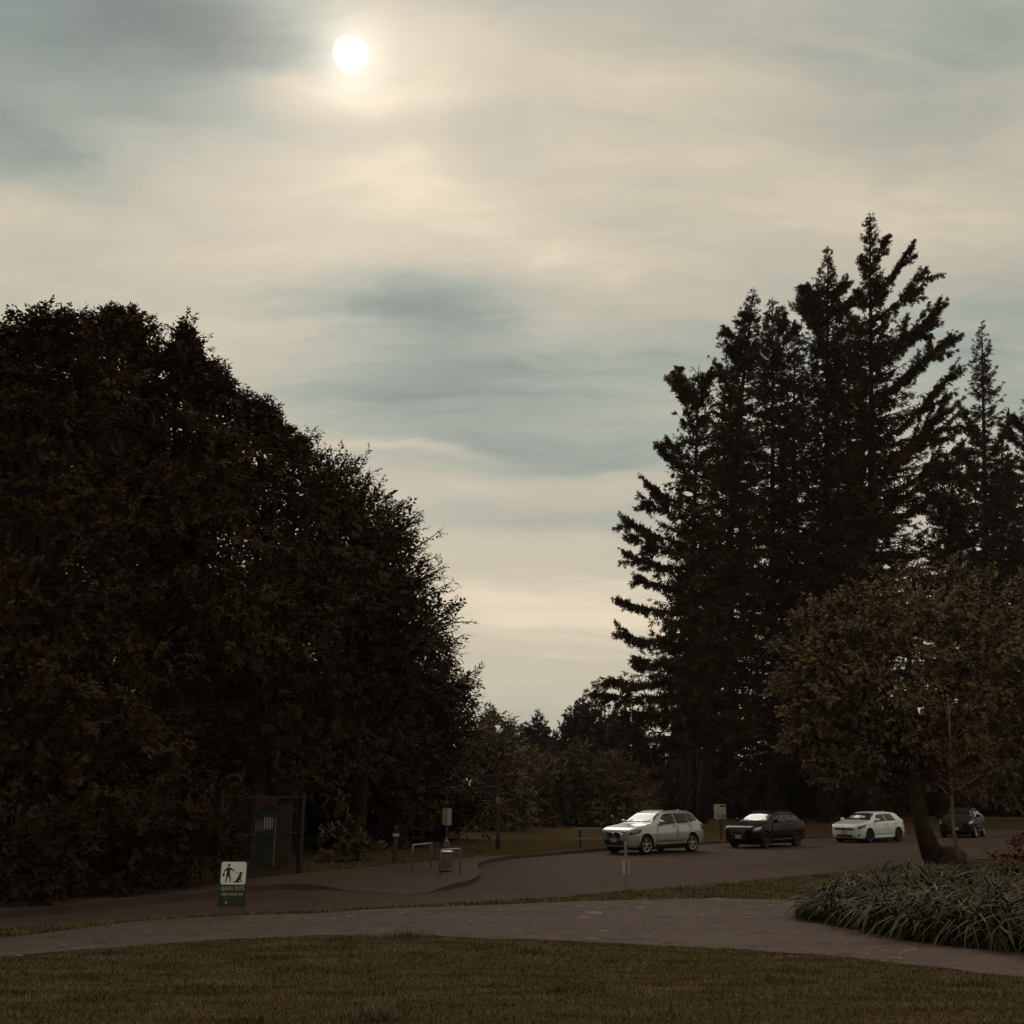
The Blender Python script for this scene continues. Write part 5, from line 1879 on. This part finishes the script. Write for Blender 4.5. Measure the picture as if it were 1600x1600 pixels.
# far firs on the skyline
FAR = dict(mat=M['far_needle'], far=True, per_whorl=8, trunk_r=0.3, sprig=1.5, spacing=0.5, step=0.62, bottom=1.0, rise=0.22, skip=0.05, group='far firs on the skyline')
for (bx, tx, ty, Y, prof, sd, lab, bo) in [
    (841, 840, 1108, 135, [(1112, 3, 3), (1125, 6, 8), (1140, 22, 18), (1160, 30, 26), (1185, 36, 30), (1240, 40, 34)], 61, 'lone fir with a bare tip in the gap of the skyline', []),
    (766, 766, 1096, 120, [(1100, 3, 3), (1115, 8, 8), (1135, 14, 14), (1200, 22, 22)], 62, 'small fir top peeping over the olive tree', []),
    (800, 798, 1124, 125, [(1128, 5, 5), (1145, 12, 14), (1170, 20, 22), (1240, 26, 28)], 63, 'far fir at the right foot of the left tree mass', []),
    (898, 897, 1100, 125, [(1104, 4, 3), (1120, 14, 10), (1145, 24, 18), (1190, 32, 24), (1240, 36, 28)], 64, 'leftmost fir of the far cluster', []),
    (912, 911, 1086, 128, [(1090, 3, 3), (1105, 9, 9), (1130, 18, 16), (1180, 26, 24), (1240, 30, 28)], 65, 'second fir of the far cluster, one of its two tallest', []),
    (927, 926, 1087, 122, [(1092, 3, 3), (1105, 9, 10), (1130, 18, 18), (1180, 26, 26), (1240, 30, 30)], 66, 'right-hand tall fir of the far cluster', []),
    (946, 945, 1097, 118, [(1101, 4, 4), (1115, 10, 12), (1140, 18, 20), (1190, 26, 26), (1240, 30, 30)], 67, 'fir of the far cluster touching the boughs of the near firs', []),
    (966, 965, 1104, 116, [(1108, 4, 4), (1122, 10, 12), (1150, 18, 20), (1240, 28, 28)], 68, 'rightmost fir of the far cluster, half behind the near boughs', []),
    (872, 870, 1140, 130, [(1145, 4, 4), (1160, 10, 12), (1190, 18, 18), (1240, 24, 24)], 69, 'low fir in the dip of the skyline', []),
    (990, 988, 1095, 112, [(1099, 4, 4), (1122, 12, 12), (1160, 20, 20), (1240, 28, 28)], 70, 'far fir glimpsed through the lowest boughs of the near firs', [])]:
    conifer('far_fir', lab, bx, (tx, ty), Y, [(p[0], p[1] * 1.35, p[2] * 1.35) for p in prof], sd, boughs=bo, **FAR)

# ------------------------------------------------------------------ the near firs on the right
G = 'tall firs behind the parked cars'
conifer('fir_tree', 'leftmost fir, broken-topped with long boughs reaching into the gap', 1068, (1092, 574), 52,
        [(576, 6, 5), (590, 30, 20), (640, 24, 24), (690, 36, 40), (740, 50, 50), (800, 60, 60), (860, 62, 70), (930, 66, 80), (1000, 70, 90), (1060, 80, 90), (1110, 92, 100), (1180, 100, 105), (1260, 95, 100)],
        71, group=G, bottom=6.1, trunk_r=0.35,
        boughs=[(1080, 660, 1052, 580, .0), (1085, 640, 1062, 592, 0), (1088, 640, 1112, 578, 0), (1080, 740, 1024, 692, .05), (1078, 720, 1040, 682, .05), (1078, 800, 1000, 742, .05), (1078, 815, 996, 768, .06),
                (1075, 850, 968, 799, .10), (1075, 860, 980, 832, .08), (1075, 890, 975, 862, .06), (1072, 920, 990, 898, .05), (1070, 960, 962, 934, .05), (1070, 1005, 964, 986, .07), (1070, 1040, 985, 1030, .04),
                (1070, 1065, 928, 1064, .03), (1068, 1085, 936, 1083, .04), (1066, 1110, 970, 1110, .05), (1064, 1150, 952, 1130, .12), (1064, 1180, 930, 1190, .05), (1064, 1200, 945, 1225, .0), (1064, 1160, 990, 1180, .05)])
conifer('fir_tree', 'second fir from the left with a fine pointed top', 1094, (1178, 452), 56,
        [(455, 4, 4), (480, 14, 14), (520, 40, 26), (560, 48, 34), (610, 58, 44), (680, 62, 60), (780, 70, 75), (900, 85, 85), (1050, 90, 95), (1180, 85, 90), (1260, 70, 80)],
        72, group=G, bottom=6.8, trunk_r=0.49, boughs=[(1175, 545, 1130, 512, .02), (1172, 580, 1134, 532, .02), (1165, 640, 1120, 572, .03), (1178, 500, 1160, 488, 0)])
conifer('fir_tree', 'short-topped fir squeezed between the second fir and the twin tall firs', 1205, (1207, 466), 60,
        [(470, 4, 4), (490, 12, 22), (530, 30, 44), (600, 46, 54), (700, 55, 60), (850, 75, 80), (1000, 85, 90), (1150, 85, 90), (1260, 75, 80)],
        73, group=G, bottom=5.4, trunk_r=0.41, boughs=[(1215, 540, 1226, 486, 0), (1222, 545, 1242, 505, 0)])
conifer('fir_tree', 'second tallest fir with a slim spire, left of the tallest fir', 1285, (1294, 384), 58,
        [(388, 4, 4), (410, 9, 8), (430, 17, 13), (455, 40, 30), (480, 50, 45), (520, 56, 55), (600, 66, 64), (720, 78, 74), (850, 90, 85), (1000, 100, 95), (1180, 95, 90), (1260, 80, 80)],
        74, group=G, bottom=5.4, trunk_r=0.46, boughs=[(1290, 500, 1241, 448, .02), (1292, 480, 1252, 446, .0), (1288, 520, 1245, 470, .03), (1296, 480, 1324, 432, 0), (1296, 500, 1335, 462, .02)])
conifer('fir_tree', 'tallest fir with a bare-necked top and upswept boughs on its right', 1360, (1359, 335), 55,
        [(338, 5, 5), (350, 10, 9), (368, 16, 20), (378, 6, 7), (395, 6, 14), (420, 8, 22), (450, 12, 36), (480, 40, 52), (520, 52, 64), (600, 60, 84), (680, 66, 100), (760, 75, 108), (860, 85, 108), (1000, 95, 105), (1180, 95, 100), (1260, 80, 90)],
        75, group=G, bottom=5.4, trunk_r=0.49, skip=0.06, rise=0.22,
        boughs=[(1360, 415, 1385, 372, .02), (1361, 470, 1419, 388, .05), (1363, 505, 1448, 417, .05), (1363, 560, 1478, 467, .06), (1363, 580, 1462, 492, .02), (1364, 625, 1488, 517, .06),
                (1364, 640, 1445, 560, .0), (1364, 700, 1496, 562, .08), (1364, 735, 1486, 612, .09), (1365, 745, 1502, 640, .02), (1366, 790, 1512, 682, .03), (1366, 800, 1495, 715, .05),
                (1366, 720, 1440, 690, .04), (1366, 820, 1470, 770, .05), (1362, 440, 1346, 400, 0), (1361, 480, 1340, 455, 0)])
conifer('fir_tree', 'slender airy conifer standing apart at the right edge', 1542, (1534, 504), 74,
        [(507, 4, 4), (530, 10, 8), (570, 17, 20), (610, 24, 32), (650, 26, 38), (700, 36, 40), (750, 40, 55), (800, 60, 60), (900, 70, 70), (1100, 80, 80), (1250, 80, 80)],
        76, group=G, bottom=4.1, trunk_r=0.54, per_whorl=5, step=0.55, skip=0.2, sprig=0.9, boughs=[(1542, 700, 1505, 645, -.02), (1542, 760, 1490, 700, -.02), (1542, 720, 1585, 645, .02), (1542, 790, 1492, 730, .0)])
conifer('fir_tree', 'conifer cut off by the right edge of the photo', 1622, (1625, 560), 70,
        [(565, 4, 4), (620, 20, 20), (660, 40, 40), (720, 52, 50), (800, 65, 60), (950, 80, 80), (1250, 90, 90)], 77, group=G, bottom=4.1, trunk_r=0.35, boughs=[(1620, 690, 1583, 648, .03), (1620, 720, 1572, 672, .03)])
conifer('fir_tree', 'low dark fir filling the gap between the tallest fir and the slender conifer', 1470, (1490, 715), 66,
        [(720, 6, 6), (745, 22, 26), (790, 45, 50), (860, 70, 70), (1000, 85, 85), (1250, 90, 90)], 78, group=G, sprig=1.1, spacing=0.6, bottom=2.7, trunk_r=0.54, per_whorl=7, boughs=[(1480, 790, 1448, 765, .0), (1485, 760, 1470, 730, 0), (1488, 760, 1520, 735, .0)])
conifer('fir_tree', 'dark fir filling the wood behind the slender conifer', 1560, (1566, 690), 80,
        [(695, 8, 8), (740, 35, 35), (800, 60, 60), (950, 80, 80), (1250, 90, 90)], 81, group=G, sprig=1.2, spacing=0.7, bottom=2.7, trunk_r=0.5, per_whorl=7)
FILLER = dict(group=G, sprig=1.5, spacing=0.95, step=0.68, bottom=2.0, trunk_r=0.5, per_whorl=7)
conifer('fir_tree', 'dark fir behind the second fir, filling the wood between the trunks', 1140, (1142, 600), 66,
        [(605, 8, 8), (660, 34, 40), (740, 52, 56), (850, 66, 66), (950, 74, 74), (1250, 90, 90)], 79, **FILLER)
conifer('fir_tree', 'dark fir closing the gap between the short-topped fir and the slim spire', 1240, (1242, 520), 67,
        [(525, 6, 6), (580, 24, 24), (660, 40, 40), (780, 56, 56), (950, 72, 72), (1250, 90, 90)], 82, **FILLER)
conifer('fir_tree', 'dark fir behind the twin tall firs, filling the wood below them', 1325, (1328, 480), 66,
        [(485, 6, 6), (540, 30, 26), (640, 48, 46), (800, 70, 72), (950, 90, 92), (1250, 105, 105)], 80, **FILLER)
conifer('fir_tree', 'low dark fir behind the leftmost fir, closing the wood above the silver car', 1080, (1082, 800), 72,
        [(805, 8, 8), (860, 34, 34), (950, 56, 60), (1050, 74, 80), (1150, 84, 90), (1250, 84, 90)], 83, **FILLER)

# ------------------------------------------------------------------ the cherry and the sapling
cb = foot(1452, 33.5)
ct = [Vector(cb), wp(1440, 1290, 33.5 * KY), wp(1428, 1215, 33.5 * KY), wp(1424, 1130, 33.5 * KY), wp(1435, 1040, 33.5 * KY)]
ct[0] = Vector((ct[0].x, ct[0].y, -0.05))
broadleaf('cherry_tree', 'broad cherry with drooping olive-brown leaves and a stout leaning trunk on the right', 'tree', cb, [
    (1420, 955, 95, 65), (1500, 950, 95, 60), (1570, 985, 90, 70), (1340, 985, 60, 55), (1275, 995, 35, 42), (1300, 1050, 75, 60), (1390, 1060, 110, 85), (1480, 1060, 110, 90), (1570, 1090, 90, 90),
    (1250, 1040, 22, 26), (1290, 1125, 50, 45), (1370, 1150, 80, 50), (1560, 1185, 70, 55), (1330, 1200, 45, 22), (1255, 1150, 28, 16), (1640, 1080, 90, 110)], 33.5,
    CHERRY_T, M['cherry'], M['cherry_bark'], 0.34, size=0.48, per_lobe=22, auto=140, clump=0.36, seed=91, fill=0.6, trunk_path=ct,
    twigs=[(1200, 985), (1198, 1010), (1204, 1000), (1205, 1060), (1215, 1055), (1222, 1150, 1290, 1130), (1228, 1140), (1255, 1190, 1330, 1180), (1262, 1220, 1340, 1190), (1275, 1215, 1340, 1190), (1440, 880), (1458, 868), (1470, 880),
           (1500, 885), (1350, 885), (1375, 885), (1255, 925), (1270, 935), (1275, 950), (1320, 900), (1530, 890), (1290, 1222), (1360, 1235, 1370, 1180), (1362, 1250, 1370, 1190), (1585, 1230), (1450, 1225, 1440, 1180), (1310, 945)], twig_size=0.8)
# the swollen root at its foot
mb = MB()
bmx = bmesh.new()
bmesh.ops.create_icosphere(bmx, subdivisions=3, radius=1.0)
rr = np.random.default_rng(5)
for v in bmx.verts:
    q = v.co.copy()
    s_ = 1 + 0.16 * math.sin(5 * q.x + 2 * q.y) * math.cos(4 * q.z + 1) + 0.08 * math.sin(11 * q.y + 3 * q.x)
    v.co = Vector((q.x * 0.62 * s_ + 0.42, q.y * 0.6 * s_, q.z * 0.52 * s_ + 0.05))
me = bpy.data.meshes.new('root_flare')
bmx.to_mesh(me)
bmx.free()
me.polygons.foreach_set('use_smooth', [True] * len(me.polygons))
me.materials.append(M['cherry_bark'])
cherry = [o for o in COL.objects if o.name.startswith('cherry_tree')][0]
link(bpy.data.objects.new('root_flare', me), cherry)

sb = foot(1493, 25.5)
broadleaf('red_sapling', 'slim sapling with sparse reddish leaves in front of the cherry', 'tree', sb, [
    (1482, 1110, 45, 32), (1460, 1160, 30, 22), (1510, 1150, 30, 25), (1488, 1195, 35, 30), (1495, 1230, 26, 20)], 25.5,
    SMALL_T, M['red_leaf'], M['sapling_bark'], 0.055, size=0.36, per_lobe=5, clump=0.34, seed=92, fill=0.15, limbs=False,
    trunk_path=[Vector(sb), wp(1490, 1300, 25.5 * KY), wp(1486, 1220, 25.5 * KY), wp(1484, 1140, 25.5 * KY), wp(1481, 1085, 25.5 * KY)],
    twigs=[(1445, 1150, 1485, 1220), (1530, 1130, 1486, 1215), (1540, 1185, 1487, 1235), (1520, 1100, 1484, 1180), (1470, 1075, 1483, 1130), (1465, 1225, 1487, 1250)], twig_size=0.9)
broadleaf('red_shrub', 'dark red-leaved shrub at the right edge behind the plant bed', 'shrub', foot(1605, 24.5), [(1600, 1345, 32, 36), (1590, 1375, 30, 25), (1630, 1360, 40, 50)], 24.5,
          SMALL_T, M['red_leaf'], M['bark'], 0.03, size=0.4, per_lobe=8, seed=93, fill=0.8, limbs=False)

# the wood behind the viewer: it is what the cars' sides and the leaves facing the camera look towards
r = np.random.default_rng(99)
n = 3600
az = r.uniform(R(98), R(262), n)
rad = r.uniform(46, 70, n)
hh = 17 + 4 * np.sin(az * 9) + 3 * np.sin(az * 23 + 1)
P = np.stack([np.sin(az) * rad, np.cos(az) * rad, r.uniform(0.3, 1, n) ** 0.8 * hh], 1)
ch = scatter(FILL_T, P, norm(r.normal(0, 1, (n, 3))), norm(r.normal(0, 1, (n, 3))), r.uniform(3.6, 6.5, n), r)
wood = np_mesh('distant_wood', ch, M['dark_bush'])
tag(wood, 'wood on the far side of the lawn, behind the viewer', 'wood', kind='stuff')

# ------------------------------------------------------------------ thin evening haze
hz = MB()
hz.box((0, 130, 34), (420, 400, 70.5))
haze = hz.build('haze', None)
hm = bpy.data.materials.new('haze_air')
hm.use_nodes = True
T = NT(hm.node_tree)
T.n.clear()
pv = T.node('ShaderNodeVolumePrincipled')
pv.inputs['Color'].default_value = (0.86, 0.74, 0.70, 1)
pv.inputs['Density'].default_value = 0.00013
ho = T.node('ShaderNodeOutputMaterial')
T.l.new(pv.outputs[0], ho.inputs['Volume'])
haze.data.materials.clear()
haze.data.materials.append(hm)
haze['kind'] = 'stuff'
